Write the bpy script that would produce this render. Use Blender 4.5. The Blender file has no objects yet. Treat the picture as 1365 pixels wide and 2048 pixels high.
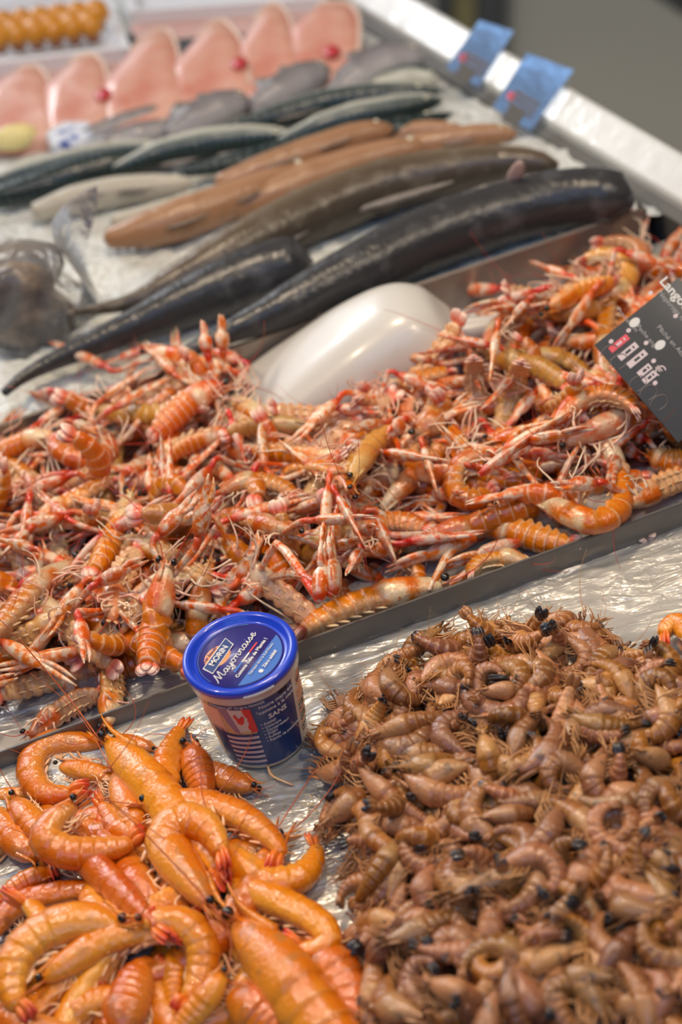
import bpy, math, random
import numpy as np
from mathutils import Matrix, Vector, noise as mnoise
SC = bpy.context.scene; COL = SC.collection
# ------------------------------------------------------------------ camera
FPX = 3982.2; CZ = 1.19; PITCH = math.radians(39.5); ROLL = math.radians(13.7)
CAMP = np.array([0.0, 0.0, CZ])
FW = np.array([0, math.cos(PITCH), -math.sin(PITCH)])
R0 = np.array([1.0, 0, 0]); U0 = np.array([0, math.sin(PITCH), math.cos(PITCH)])
IR = math.cos(ROLL) * R0 - math.sin(ROLL) * U0
IU = math.sin(ROLL) * R0 + math.cos(ROLL) * U0
cam_d = bpy.data.cameras.new('camera'); cam = bpy.data.objects.new('camera', cam_d); COL.objects.link(cam)
M = Matrix.Identity(4)
for i in range(3):
    M[i][0] = IR[i]; M[i][1] = IU[i]; M[i][2] = -FW[i]; M[i][3] = CAMP[i]
cam.matrix_world = M
cam_d.sensor_fit = 'VERTICAL'; cam_d.sensor_height = 36; cam_d.sensor_width = 24; cam_d.lens = 70
cam_d.clip_start = .05; cam_d.clip_end = 60
cam_d.dof.use_dof = True; cam_d.dof.focus_distance = 1.66; cam_d.dof.aperture_fstop = 3.0
SC.camera = cam
SC.view_settings.view_transform = 'Standard'; SC.view_settings.look = 'None'
SC.view_settings.exposure = 0.0; SC.view_settings.gamma = 1; SC.view_settings.use_curve_mapping = False
SC.cycles.max_bounces = 6; SC.cycles.transparent_max_bounces = 8; SC.cycles.caustics_reflective = False; SC.cycles.caustics_refractive = False
SC.cycles.diffuse_bounces = 3; SC.cycles.glossy_bounces = 3; SC.cycles.transmission_bounces = 4

def P(x, y, z=0.0):
    "where the sight line of photo point x, y meets the height z"
    d = FW * FPX + IR * (x - 682.5) + IU * (1024 - y)
    return CAMP + d * ((z - CZ) / d[2])
def Q(w):
    v = np.asarray(w) - CAMP; k = FPX / (v @ FW)
    return 682.5 + (v @ IR) * k, 1024 - (v @ IU) * k
# ------------------------------------------------------------------ world and lights
W = bpy.data.worlds.new('world'); SC.world = W; W.use_nodes = True
nt = W.node_tree; nt.nodes.clear()
def N(t, kind, **kw):
    n = t.nodes.new(kind)
    for k, v in kw.items(): setattr(n, k, v)
    return n
def setin(n, **kw):
    for k, v in kw.items():
        s = n.inputs[k.replace('_', ' ')] if not k.startswith('i') or not k[1:].isdigit() else n.inputs[int(k[1:])]
        s.default_value = v
    return n
def math_(t, op, a, b=None, c=None, clamp=False):
    n = N(t, 'ShaderNodeMath', operation=op); n.use_clamp = clamp
    for i, v in enumerate((a, b, c)):
        if v is None: continue
        if isinstance(v, (int, float)): n.inputs[i].default_value = v
        else: t.links.new(v, n.inputs[i])
    return n.outputs[0]
def mix_(t, f, a, b, mode='MIX'):
    n = N(t, 'ShaderNodeMix', data_type='RGBA', blend_type=mode)
    for i, v in ((0, f), (6, a), (7, b)):
        if isinstance(v, (int, float)): n.inputs[i].default_value = v
        elif isinstance(v, (tuple, list)): n.inputs[i].default_value = (*v[:3], 1)
        else: t.links.new(v, n.inputs[i])
    return n.outputs[2]
def ramp_(t, f, stops, interp='LINEAR'):
    n = N(t, 'ShaderNodeValToRGB'); cr = n.color_ramp; cr.interpolation = interp
    while len(cr.elements) < len(stops): cr.elements.new(.5)
    for e, (p, c) in zip(cr.elements, stops):
        e.position = p; e.color = (*c[:3], 1) if not isinstance(c, (int, float)) else (c, c, c, 1)
    t.links.new(f, n.inputs[0]); return n.outputs[0]
def noise_(t, scale, detail=3, vec=None, rough=.5, dist=0):
    n = N(t, 'ShaderNodeTexNoise'); setin(n, Scale=scale, Detail=detail, Roughness=rough, Distortion=dist)
    if vec is not None: t.links.new(vec, n.inputs['Vector'])
    return n.outputs[0]
out = N(nt, 'ShaderNodeOutputWorld'); bg = N(nt, 'ShaderNodeBackground')
tc = N(nt, 'ShaderNodeTexCoord'); sep = N(nt, 'ShaderNodeSeparateXYZ'); nt.links.new(tc.outputs['Generated'], sep.inputs[0])
# a covered market hall: dim warm grey all round, a bright cool open side beyond the stall to the left, a strip of blue sky high up behind the viewer
base = ramp_(nt, sep.outputs[2], [(0.0, (.10, .085, .07)), (.5, (.12, .105, .09)), (1.0, (.26, .24, .22))])
def lobe(d, lo, hi):
    d = np.array(d, float); d /= np.linalg.norm(d)
    vm = N(nt, 'ShaderNodeVectorMath', operation='DOT_PRODUCT'); nt.links.new(tc.outputs['Generated'], vm.inputs[0]); vm.inputs[1].default_value = d
    mr = N(nt, 'ShaderNodeMapRange'); nt.links.new(vm.outputs['Value'], mr.inputs[0]); setin(mr, i1=lo, i2=hi); return mr.outputs[0]
c = mix_(nt, lobe((-.60, 1, .50), .90, .96), base, (2.2, 2.3, 2.5))
sky_n = noise_(nt, 16, 2, tc.outputs['Generated'])
skym = math_(nt, 'MULTIPLY', lobe((-.10, -.60, .79), .93, .95), math_(nt, 'GREATER_THAN', sky_n, .48))
c = mix_(nt, skym, c, (1.15, 2.15, 4.0))
nt.links.new(c, bg.inputs[0]); bg.inputs[1].default_value = .78
nt.links.new(bg.outputs[0], out.inputs[0])
def area(name, loc, to, sx, sy, power, col):
    d = bpy.data.lights.new(name, 'AREA'); d.shape = 'RECTANGLE'; d.size = sx; d.size_y = sy; d.energy = power; d.color = col
    o = bpy.data.objects.new(name, d); COL.objects.link(o); o.location = loc
    o.rotation_euler = (Vector(to) - Vector(loc)).to_track_quat('-Z', 'Y').to_euler(); return o
area('market_daylight', (-1.6, 4.6, 2.3), (0, 1.8, 0), 1.3, .45, 34, (.95, .97, 1.0))
area('stall_lamp', (.05, 1.75, 1.55), (0, 1.25, 0), .20, .09, 12, (1.0, .80, .58))
area('stall_lamp', (-.75, 1.35, 1.5), (-.1, 1.2, 0), .15, .08, 7.5, (1.0, .82, .60))
area('stall_lamp', (.7, 1.1, 1.6), (.1, 1.1, 0), .15, .08, 6.2, (1.0, .80, .57))
area('added_fill', (1.5, .3, 2.6), (0, 1.4, 0), .8, .4, 8, (1.0, .90, .76))  # added fill light, its source unseen
# ------------------------------------------------------------------ mesh helpers
class MB:
    def __init__(s): s.v = []; s.f = []; s.st = []
    def add(s, verts, faces, st=None):
        b = len(s.v); s.v.extend([tuple(float(c) for c in p) for p in verts]); s.f.extend([tuple(i + b for i in f) for f in faces])
        s.st.extend(st if st is not None else [(0, 0, 0)] * len(verts)); return s
    def mesh(s, name, mat, smooth=True, origin=None):
        m = bpy.data.meshes.new(name); v = s.v
        if origin is not None: v = [(p[0] - origin[0], p[1] - origin[1], p[2] - origin[2]) for p in v]
        m.from_pydata(v, [], s.f)
        a = m.attributes.new('st', 'FLOAT_VECTOR', 'POINT'); a.data.foreach_set('vector', np.array(s.st, dtype=np.float32).ravel())
        if smooth: m.polygons.foreach_set('use_smooth', [True] * len(m.polygons))
        for x in (mat if isinstance(mat, (list, tuple)) else [mat]): m.materials.append(x)
        m.update(); return m
def tag(o, label, cat, group=None, kind=None):
    if label: o['label'] = label
    if cat: o['category'] = cat
    if group: o['group'] = group
    if kind: o['kind'] = kind
    return o
def obj(name, mesh, parent=None, loc=(0, 0, 0)):
    o = bpy.data.objects.new(name, mesh); COL.objects.link(o); o.location = loc
    if parent is not None: o.parent = parent
    return o
def unit(a):
    a = np.asarray(a, float); return a / (np.linalg.norm(a) + 1e-12)
def spline(pts, k):
    "Catmull-Rom through pts, k points evenly spaced along it"
    p = np.array(pts, float); p = np.vstack([2 * p[0] - p[1], p, 2 * p[-1] - p[-2]]); o = []
    for i in range(1, len(p) - 2):
        for t in np.linspace(0, 1, 14, endpoint=False):
            a, b, c_, d = p[i - 1:i + 3]
            o.append(.5 * (2 * b + (c_ - a) * t + (2 * a - 5 * b + 4 * c_ - d) * t * t + (-a + 3 * b - 3 * c_ + d) * t ** 3))
    o.append(p[-2]); o = np.array(o); s = np.r_[0, np.cumsum(np.linalg.norm(np.diff(o, axis=0), axis=1))]
    q = np.linspace(0, s[-1], k); return np.stack([np.interp(q, s, o[:, j]) for j in range(3)], 1), s[-1]
def loft(mb, C, D, S, ra, rb, n, us, belly=.82, shape=None, sp=None, cap=True):
    "rings round centres C with dorsal axis D and side axis S"
    vs, st, fs = [], [], []
    K = len(C); th = np.arange(n) * 2 * math.pi / n; cs, sn = np.cos(th), np.sin(th); vv = 1 - np.abs(1 - th / math.pi)
    for i in range(K):
        a, b = ra[i], rb[i]
        for j in range(n):
            k = 1.0 if shape is None else shape(us[i], vv[j], i)
            r = C[i] + D[i] * (a * cs[j] * (1 if cs[j] > 0 else belly) * k) + S[i] * (b * sn[j] * k)
            vs.append(r); st.append((us[i], vv[j], sp[i] if sp is not None else 0))
    for i in range(K - 1):
        for j in range(n):
            j2 = (j + 1) % n; fs.append((i * n + j, i * n + j2, (i + 1) * n + j2, (i + 1) * n + j))
    if cap:
        T0, T1 = unit(C[0] - C[1]), unit(C[-1] - C[-2])
        vs.append(C[0] + T0 * ra[0] * .5); st.append((us[0], .5, 0)); vs.append(C[-1] + T1 * ra[-1] * .5); st.append((us[-1], .5, 0))
        for j in range(n):
            j2 = (j + 1) % n; fs.append((K * n, j2, j)); fs.append((K * n + 1, (K - 1) * n + j, (K - 1) * n + j2))
    mb.add(vs, fs, st)
def frames(C, hint):
    T = np.gradient(C, axis=0); T = T / np.linalg.norm(T, axis=1)[:, None]
    hint = np.broadcast_to(np.asarray(hint, float), C.shape)
    D = hint - (hint * T).sum(1)[:, None] * T; D = D / (np.linalg.norm(D, axis=1)[:, None] + 1e-9)
    return T, D, np.cross(T, D)
def tube(mb, pts, r0, r1=None, n=5, k=None, flat=1.0, hint=None, st0=0.0):
    r1 = r0 if r1 is None else r1
    C, L = spline(pts, k or max(3, len(pts) * 3))
    if hint is None: hint = (0.123, 0.31, 0.94) if abs(unit(C[-1] - C[0])[2]) < .85 else (1, .1, 0)
    T, D, S = frames(C, hint); us = np.linspace(0, 1, len(C)); r = r0 + (r1 - r0) * us
    loft(mb, C, D, S, r * flat, r, n, us, belly=1)
    return mb
def leaf(mb, base, d, wdir, nrm, L, wid, thick, bend=0.0):
    k = 7; us = np.linspace(0, 1, k); prof = np.array([.35, .7, .95, 1.0, .92, .7, .3])
    d, wdir, nrm = unit(d), unit(wdir), unit(nrm)
    C = np.array([base + d * L * u + nrm * (bend * L * u * u) for u in us])
    loft(mb, C, np.tile(nrm, (k, 1)), np.tile(wdir, (k, 1)), prof * thick, prof * wid, 8, us, belly=1)
def blob(mb, c, rx, ry, rz, axes=None, n=10, m=7, f=None, st=(0, 0, 0)):
    vs, fs, ss = [], [], []; ax = np.eye(3) if axes is None else np.array(axes)
    for i in range(m + 1):
        ph = math.pi * i / m
        for j in range(n):
            th = 2 * math.pi * j / n; q = np.array([math.sin(ph) * math.cos(th), math.sin(ph) * math.sin(th), math.cos(ph)])
            k = 1 if f is None else f(q)
            vs.append(np.asarray(c) + (ax[0] * q[0] * rx + ax[1] * q[1] * ry + ax[2] * q[2] * rz) * k); ss.append((j / n, i / m, 0) if st == (0, 0, 0) else st)
    for i in range(m):
        for j in range(n):
            j2 = (j + 1) % n; fs.append((i * n + j, (i + 1) * n + j, (i + 1) * n + j2, i * n + j2))
    mb.add(vs, fs, ss)
def box(mb, c, ax, hx, hy, hz):
    c = np.asarray(c, float); ax = [np.asarray(a, float) for a in ax]; v = []
    for sz in (-1, 1):
        for sy in (-1, 1):
            for sx in (-1, 1): v.append(c + ax[0] * hx * sx + ax[1] * hy * sy + ax[2] * hz * sz)
    mb.add(v, [(0, 2, 3, 1), (4, 5, 7, 6), (0, 1, 5, 4), (2, 6, 7, 3), (0, 4, 6, 2), (1, 3, 7, 5)])
def prism(mb, poly, z0, z1, bev=0.0):
    "outline poly (list of 3-vectors at any height) extruded from z0 to z1 with a soft edge"
    c = np.mean([p[:2] for p in poly], axis=0); n = len(poly); rows = []
    lv = [(z0, 1.0), (z1 - bev, 1.0), (z1 - bev * .3, 1 - bev * 5), (z1, 1 - bev * 14)] if bev else [(z0, 1.0), (z1, 1.0)]
    v = []
    for z, s in lv:
        for p in poly: v.append((c[0] + (p[0] - c[0]) * s, c[1] + (p[1] - c[1]) * s, z))
    f = [tuple(range(n))[::-1], tuple((len(lv) - 1) * n + i for i in range(n))]
    for r in range(len(lv) - 1):
        for i in range(n): f.append((r * n + i, r * n + (i + 1) % n, (r + 1) * n + (i + 1) % n, (r + 1) * n + i))
    mb.add(v, f)
# ------------------------------------------------------------------ materials
def material(name, fn, rough=.35, metal=0.0, coat=0.0, coat_r=.08, sss=0.0, sss_r=(1, .3, .1), sss_s=.004, bump=None, bump_d=.001, alpha=None, spec=.5, rough_fn=None, emit=None, trans=0.0, ior=None):
    m = bpy.data.materials.new(name); m.use_nodes = True; t = m.node_tree; b = t.nodes['Principled BSDF']
    if isinstance(fn, (tuple, list)): b.inputs['Base Color'].default_value = (*fn[:3], 1)
    else: t.links.new(fn(t), b.inputs['Base Color'])
    setin(b, Roughness=rough, Metallic=metal); b.inputs['Coat Weight'].default_value = coat; b.inputs['Coat Roughness'].default_value = coat_r
    b.inputs['Specular IOR Level'].default_value = spec
    if sss: b.inputs['Subsurface Weight'].default_value = sss; b.inputs['Subsurface Radius'].default_value = sss_r; b.inputs['Subsurface Scale'].default_value = sss_s
    if rough_fn: t.links.new(rough_fn(t), b.inputs['Roughness'])
    if trans: b.inputs['Transmission Weight'].default_value = trans
    if ior: b.inputs['IOR'].default_value = ior
    if bump:
        bn = N(t, 'ShaderNodeBump'); t.links.new(bump(t), bn.inputs['Height']); bn.inputs['Strength'].default_value = 1; bn.inputs['Distance'].default_value = bump_d
        t.links.new(bn.outputs[0], b.inputs['Normal']); t.links.new(bn.outputs[0], b.inputs['Coat Normal'])
    if alpha is not None:
        if isinstance(alpha, (int, float)): b.inputs['Alpha'].default_value = alpha
        else: t.links.new(alpha(t), b.inputs['Alpha'])
    return m
def st_(t):
    a = N(t, 'ShaderNodeAttribute', attribute_name='st'); s = N(t, 'ShaderNodeSeparateXYZ'); t.links.new(a.outputs['Vector'], s.inputs[0]); return s.outputs
def oc(t): return N(t, 'ShaderNodeTexCoord').outputs['Object']
def rnd(t): return N(t, 'ShaderNodeObjectInfo').outputs['Random']
def hsv(t, col, h=.5, s=1.0, v=1.0):
    n = N(t, 'ShaderNodeHueSaturation'); t.links.new(col, n.inputs['Color'])
    for k, x in (('Hue', h), ('Saturation', s), ('Value', v)):
        if isinstance(x, (int, float)): n.inputs[k].default_value = x
        else: t.links.new(x, n.inputs[k])
    return n.outputs[0]
def lin(t, x, a, b): return math_(t, 'MULTIPLY_ADD', x, b - a, a)

def prawn_c(t):
    u, v, s = st_(t); o = oc(t)
    c = ramp_(t, v, [(0, (.76, .155, .010)), (.4, (.86, .235, .018)), (.7, (.88, .36, .06)), (1, (.84, .50, .22))])
    c = mix_(t, ramp_(t, noise_(t, 45, 3, o), [(.45, 0), (.7, .65)]), c, (.88, .31, .04))
    c = mix_(t, ramp_(t, s, [(.0, 0), (.84, 0), (.95, .35), (1, .1)]), c, (.90, .42, .13))
    c = mix_(t, ramp_(t, noise_(t, 210, 3, o, .7), [(.60, 0), (.72, .45)]), c, (.66, .10, .015))
    head = math_(t, 'MULTIPLY', ramp_(t, u, [(.0, 1), (.33, 1), (.40, 0)]), ramp_(t, noise_(t, 60, 2, o), [(.52, 0), (.66, .5)]))
    c = mix_(t, head, c, (.42, .20, .08))
    return hsv(t, c, lin(t, rnd(t), .490, .512), 1.02, lin(t, rnd(t), .76, 1.0))
M_prawn = material('cooked_prawn_shell', prawn_c, .26, coat=.8, coat_r=.07, sss=.12, sss_r=(1, .35, .08), sss_s=.004,
                   bump=lambda t: math_(t, 'ADD', noise_(t, 260, 4, oc(t)), noise_(t, 40, 2, oc(t))), bump_d=.0009)
M_prawn_fan = material('prawn_tail_red', lambda t: ramp_(t, math_(t, 'ADD', st_(t)[0], math_(t, 'MULTIPLY', noise_(t, 200, 2, oc(t)), .2)), [(0, (.86, .27, .03)), (.65, (.84, .19, .025)), (1, (.70, .07, .03))]),
                       .3, coat=.4, sss=.15, sss_s=.004, bump=lambda t: noise_(t, 300, 2, oc(t)), bump_d=.0005)
M_cream = material('cream_leg', lambda t: ramp_(t, noise_(t, 90, 3, oc(t)), [(.3, (.72, .28, .10)), (.6, (.86, .56, .32))]), .35, coat=.3, sss=.15, sss_s=.004)
M_feel = material('prawn_feeler_orange', (.62, .15, .05), .3, coat=.3)
M_eye = material('black_eye', (.006, .005, .005), .16, coat=.5)
def brown_c(t):
    u, v, s = st_(t); o = oc(t)
    c = ramp_(t, v, [(0, (.26, .085, .020)), (.45, (.37, .135, .036)), (.75, (.46, .20, .065)), (1, (.52, .27, .10))])
    c = mix_(t, ramp_(t, noise_(t, 70, 3, o), [(.42, 0), (.68, .7)]), c, (.24, .095, .042))
    c = mix_(t, ramp_(t, s, [(.0, 0), (.78, 0), (.92, .6), (1, .25)]), c, (.52, .24, .09))
    hd = math_(t, 'MULTIPLY', ramp_(t, u, [(.0, .5), (.20, .85), (.40, .7), (.45, 0)]), ramp_(t, rnd(t), [(.15, .2), (.6, 1)]))
    c = mix_(t, hd, c, (.52, .27, .13))
    dk = math_(t, 'MULTIPLY', ramp_(t, u, [(.12, 0), (.2, 1), (.3, 0)]), ramp_(t, noise_(t, 90, 1, o), [(.56, 0), (.62, .8)]))
    c = mix_(t, dk, c, (.09, .07, .06))
    return hsv(t, c, lin(t, rnd(t), .490, .510), lin(t, rnd(t), .92, 1.08), lin(t, math_(t, 'FRACT', math_(t, 'MULTIPLY', rnd(t), 7.3)), .66, 1.34))
M_brown = material('brown_shrimp_shell', brown_c, .30, coat=.5, coat_r=.07, sss=.06, sss_r=(1, .45, .2), sss_s=.004,
                   bump=lambda t: noise_(t, 320, 4, oc(t)), bump_d=.0008)
M_brown_fan = material('brown_shrimp_dark_tail', lambda t: ramp_(t, math_(t, 'ADD', math_(t, 'MULTIPLY', st_(t)[0], .5), math_(t, 'MULTIPLY', rnd(t), .6)), [(0, (.40, .17, .06)), (.50, (.34, .14, .05)), (.66, (.020, .016, .020))]), .3, coat=.5)
M_brown_leg = material('brown_shrimp_leg', lambda t: ramp_(t, rnd(t), [(0, (.40, .17, .055)), (1, (.62, .32, .13))]), .4, coat=.2)
def neph_c(t):
    u, v, s = st_(t); o = oc(t); r = rnd(t)
    ab = ramp_(t, v, [(0, (.72, .20, .055)), (.5, (.82, .33, .12)), (.72, (.88, .55, .33)), (1, (.85, .56, .34))])
    ab = mix_(t, ramp_(t, s, [(.0, .25), (.12, 0), (.80, 0), (.95, .75), (1, .3)]), ab, (.92, .68, .50))
    ca = ramp_(t, noise_(t, 38, 3, o), [(.36, (.74, .18, .06)), (.46, (.84, .40, .22)), (.57, (.88, .70, .48))])
    c = mix_(t, ramp_(t, u, [(.38, 0), (.41, 1)]), ca, ab)
    c = mix_(t, ramp_(t, noise_(t, 150, 3, o, .7), [(.58, 0), (.68, .6)]), c, (.70, .12, .05))
    yel = ramp_(t, r, [(.0, 1), (.14, 1), (.17, 0)]); c = mix_(t, math_(t, 'MULTIPLY', yel, .6), c, (.72, .42, .10))
    return hsv(t, c, lin(t, math_(t, 'FRACT', math_(t, 'MULTIPLY', r, 5.7)), .488, .508), lin(t, r, 1.05, 1.28), lin(t, math_(t, 'FRACT', math_(t, 'MULTIPLY', r, 9.1)), .62, .95))
M_neph = material('langoustine_shell', neph_c, .28, coat=.7, coat_r=.08, sss=.16, sss_r=(1, .4, .2), sss_s=.006,
                  bump=lambda t: noise_(t, 240, 4, oc(t)), bump_d=.0009)
def claw_c(t):
    u, v, s = st_(t); o = oc(t); r = rnd(t)
    c = ramp_(t, noise_(t, 130, 2, o), [(.38, (.80, .22, .08)), (.49, (.86, .42, .25)), (.60, (.88, .68, .52))])
    c = mix_(t, ramp_(t, v, [(.0, .0), (.42, .0), (.5, .85), (.58, 0)]), c, (.93, .80, .70))
    c = mix_(t, ramp_(t, s, [(.3, 0), (.8, .8)]), c, (.72, .08, .04))
    return hsv(t, c, lin(t, r, .486, .510), 1.14, lin(t, math_(t, 'FRACT', math_(t, 'MULTIPLY', r, 9.1)), .68, 1.0))
M_claw = material('langoustine_claw', claw_c, .28, coat=.6, sss=.12, sss_r=(1, .4, .2), sss_s=.005, bump=lambda t: noise_(t, 300, 3, oc(t)), bump_d=.0008)
M_nleg = material('langoustine_leg', lambda t: ramp_(t, rnd(t), [(0, (.86, .40, .28)), (.4, (.88, .60, .44)), (1, (.88, .72, .52))]), .35, coat=.3, sss=.15, sss_s=.004)
M_nfan = material('langoustine_tail_fan', lambda t: ramp_(t, math_(t, 'ADD', st_(t)[0], math_(t, 'MULTIPLY', noise_(t, 150, 2, oc(t)), .3)), [(.1, (.85, .40, .20)), (.55, (.78, .14, .08)), (1.0, (.90, .62, .50))]), .3, coat=.4, sss=.1, sss_s=.004)
M_nfeel = material('langoustine_feeler_red', (.55, .05, .03), .3, coat=.3)
M_ventral = material('yellow_swimmeret', lambda t: ramp_(t, noise_(t, 90, 2, oc(t)), [(.3, (.80, .50, .24)), (.6, (.86, .66, .40))]), .35, coat=.3)
# ------------------------------------------------------------------ crustaceans
KIND = {
 'prawn': dict(keys=[(0, .30), (.04, .50), (.12, .78), (.25, .98), (.36, 1.03), (.40, .98), (.52, .96), (.66, .84), (.78, .64), (.86, .48), (.885, .36)],
               bw=.86, stp=.42, seg=[.37, .46, .555, .645, .73, .80, .885], pl=.16, n=18, mats=(M_prawn, M_prawn_fan, M_cream, M_feel)),
 'brown': dict(keys=[(0, .10), (.05, .28), (.13, .55), (.26, .92), (.38, 1.06), (.45, 1.02), (.56, .90), (.66, .75), (.76, .58), (.84, .43), (.885, .32)],
               bw=.84, stp=.75, seg=[.43, .52, .605, .685, .755, .82, .885], pl=.22, n=14, mats=(M_brown, M_brown_fan, M_brown_leg, M_brown_leg)),
 'neph': dict(keys=[(0, .25), (.04, .42), (.12, .68), (.25, .95), (.38, 1.0), (.41, .86), (.55, .90), (.70, .86), (.80, .76), (.87, .62), (.90, .50)],
               bw=.92, stp=.75, seg=[.40, .49, .575, .66, .74, .82, .90], pl=.50, n=18, mats=(M_neph, M_nfan, M_nleg, M_nfeel)),
}
def crust(kind, pts, amax, dors, seed=0, claws=None, lod=0, fan_open=.3, no_legs=False):
    """parts of one animal along the back line pts (head first). amax: half its depth. dors: dorsal direction hint per point or one vector.
    returns [(part name, MB, material, sub-parts)] with the body first"""
    K = KIND[kind]; rg = random.Random(seed)
    Cf, L = spline(pts, 121); Tf, Df, Sf = frames(Cf, dors)
    at = lambda A, u: np.array([np.interp(u * 120, np.arange(121), A[:, j]) for j in range(3)])
    us, sp, step = [], [], []
    for u in np.linspace(0, K['seg'][0], 10 if lod == 0 else 7): us.append(u); sp.append(0.0); step.append(1.0)
    for a, b in zip(K['seg'][:-1], K['seg'][1:]):
        for q, k in ((.04, .93), (.3, .97), (.6, 1.01), (.88, 1.045), (.985, 1.03)) if lod == 0 else ((.04, .93), (.5, 1.0), (.97, 1.04)):
            us.append(a + (b - a) * q); sp.append(q); step.append(1 + (k - 1) * K['stp'])
    us = np.array(us); ka = np.array([k[0] for k in K['keys']]); kb = np.array([k[1] for k in K['keys']])
    ra = np.interp(us, ka, kb) * amax * np.array(step); rb = ra * K['bw']
    C = np.array([at(Cf, u) for u in us]); D = np.array([at(Df, u) for u in us]); S = np.array([at(Sf, u) for u in us])
    seg0 = K['seg'][0]; pl = K['pl']
    def shape(u, v, i):
        k = 1.0
        if u > seg0:
            w = max(0, 1 - abs(v - .66) / .16); k += pl * w * max(0, 1 - abs(sp[i] - .45) / .5)
            if v > .80: k *= .86
        else:
            if v > .85: k *= .9
            if v < .1: k *= 1.04
            k += .015 * math.sin(23 * u + 9 * v + seed)
        return k
    body = MB(); loft(body, C, D, S, ra, rb, K['n'] if lod == 0 else 10, us, shape=shape, sp=sp)
    parts = [('body', body, K['mats'][0], [])]
    a0 = amax; H0, HT, HD, HS = at(Cf, 0), at(Tf, .02), at(Df, .05), at(Sf, .05)
    # rostrum blade
    b1 = at(Cf, .14) + at(Df, .14) * np.interp(.14, ka, kb) * a0 * .93
    rl = {'prawn': .13, 'brown': .09, 'neph': .10}[kind] * L
    tube(body, [b1, H0 + HD * a0 * .50, H0 - HT * rl * .55 + HD * a0 * .50, H0 - HT * rl + HD * a0 * .62], a0 * .16, a0 * .02, n=5, k=6, flat=1.3, hint=HD)
    # antennal scales beside the mouth
    if True:
        for s in (-1, 1):
            leaf(body, H0 + HS * s * a0 * .22 - HD * a0 * .05, -HT + HS * s * .15 - HD * .1, HS, HD, L * {'prawn': .11, 'brown': .10, 'neph': .05}[kind], a0 * .2, a0 * .05)
    # tail fan
    fan = MB(); e, eT, eD, eS = at(Cf, K['seg'][-1] - .01), at(Tf, .93), at(Df, .93), at(Sf, .93); fl = (1 - K['seg'][-1] + .015) * L * (1.15 if kind == 'brown' else 1)
    fw = {'neph': 1.5, 'prawn': 1.15, 'brown': .95}[kind]; leaf(fan, e + eD * a0 * .14, eT, eS, eD, fl * .9, a0 * .24 * fw, a0 * .15)
    for s in (-1, 1):
        for q, (an, w) in enumerate(((.20, .30), (.38, .30))):
            leaf(fan, e + eS * s * a0 * .18 - eD * a0 * .1 * q, eT + eS * s * an * ((.4 + fan_open) if kind != 'brown' else .25) - eD * .10 * q, eS + eT * -s * .2, eD, fl, a0 * w * fw, a0 * .12, bend=-.08)
    parts.append(('tail_fan', fan, K['mats'][1], []))
    # eyes
    er = a0 * {'prawn': .20, 'brown': .11, 'neph': .25}[kind]
    for s in (-1, 1):
        m = MB(); ec = H0 + HT * L * .012 + HS * s * a0 * (.42 if kind != 'neph' else .5) + HD * a0 * .22 - HT * a0 * .3
        blob(m, ec, er, er * (1 if kind != 'neph' else .75), er, axes=(HT, HS, HD), n=10, m=6)
        parts.append(('eye', m, M_eye, []))
        tube(body, [ec - HS * s * a0 * .4 + HT * a0 * .35, ec], a0 * .10, a0 * .12, n=5, k=3)
    # feelers
    for s in (-1, 1):
        m = MB(); al = L * {'prawn': 1.0, 'brown': .75, 'neph': 1.0}[kind] * rg.uniform(.5, 1); p = H0 + HS * s * a0 * .3 - HD * a0 * .1; d = -HT + HS * s * .35 + HD * rg.uniform(-.2, .4)
        q = [p]; cu = unit(HS * s * rg.uniform(.1, .9) + HT * rg.uniform(-.1, .9) + HD * rg.uniform(-.3, .3))
        for i in range(5): p = p + unit(d) * al / 5; q.append(p); d = unit(d) + cu * rg.uniform(.12, .45)
        tube(m, q, a0 * {'prawn': .040, 'brown': .035, 'neph': .035}[kind], a0 * .012, n=4, k=12)
        parts.append(('antenna', m, K['mats'][3], []))
    # legs
    if not no_legs:
        if kind == 'brown':
            m = MB()
            for i in range(5):
                u = .10 + .055 * i; c0 = at(Cf, u) - at(Df, u) * np.interp(u, ka, kb) * a0 * .72; T_, D_, S_ = at(Tf, u), at(Df, u), at(Sf, u)
                for s in (-1, 1):
                    p1 = c0 + S_ * s * a0 * .3 - D_ * a0 * .5 - T_ * a0 * rg.uniform(.2, .8); p2 = p1 - T_ * a0 * rg.uniform(.7, 1.6) + D_ * a0 * rg.uniform(-.4, .3) + S_ * s * a0 * rg.uniform(-.2, .5)
                    tube(m, [c0 + S_ * s * a0 * .2, p1, p2], a0 * .10, a0 * .04, n=4, k=4)
            for i in range(4):
                p = H0 - HD * a0 * .2 + HS * rg.uniform(-.3, .3) * a0
                tube(m, [p, p - HT * L * rg.uniform(.06, .10) + HS * rg.uniform(-.5, .5) * a0, p - HT * L * rg.uniform(.13, .22) + HS * rg.uniform(-1, 1) * a0 - HD * rg.uniform(-.5, .9) * a0], a0 * .05, a0 * .015, n=4, k=5)
            parts.append(('leg_fringe', m, K['mats'][2], []))
        else:
            npair = 5 if kind == 'prawn' else 4; ll = L * (.20 if kind == 'prawn' else .34)
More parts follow.
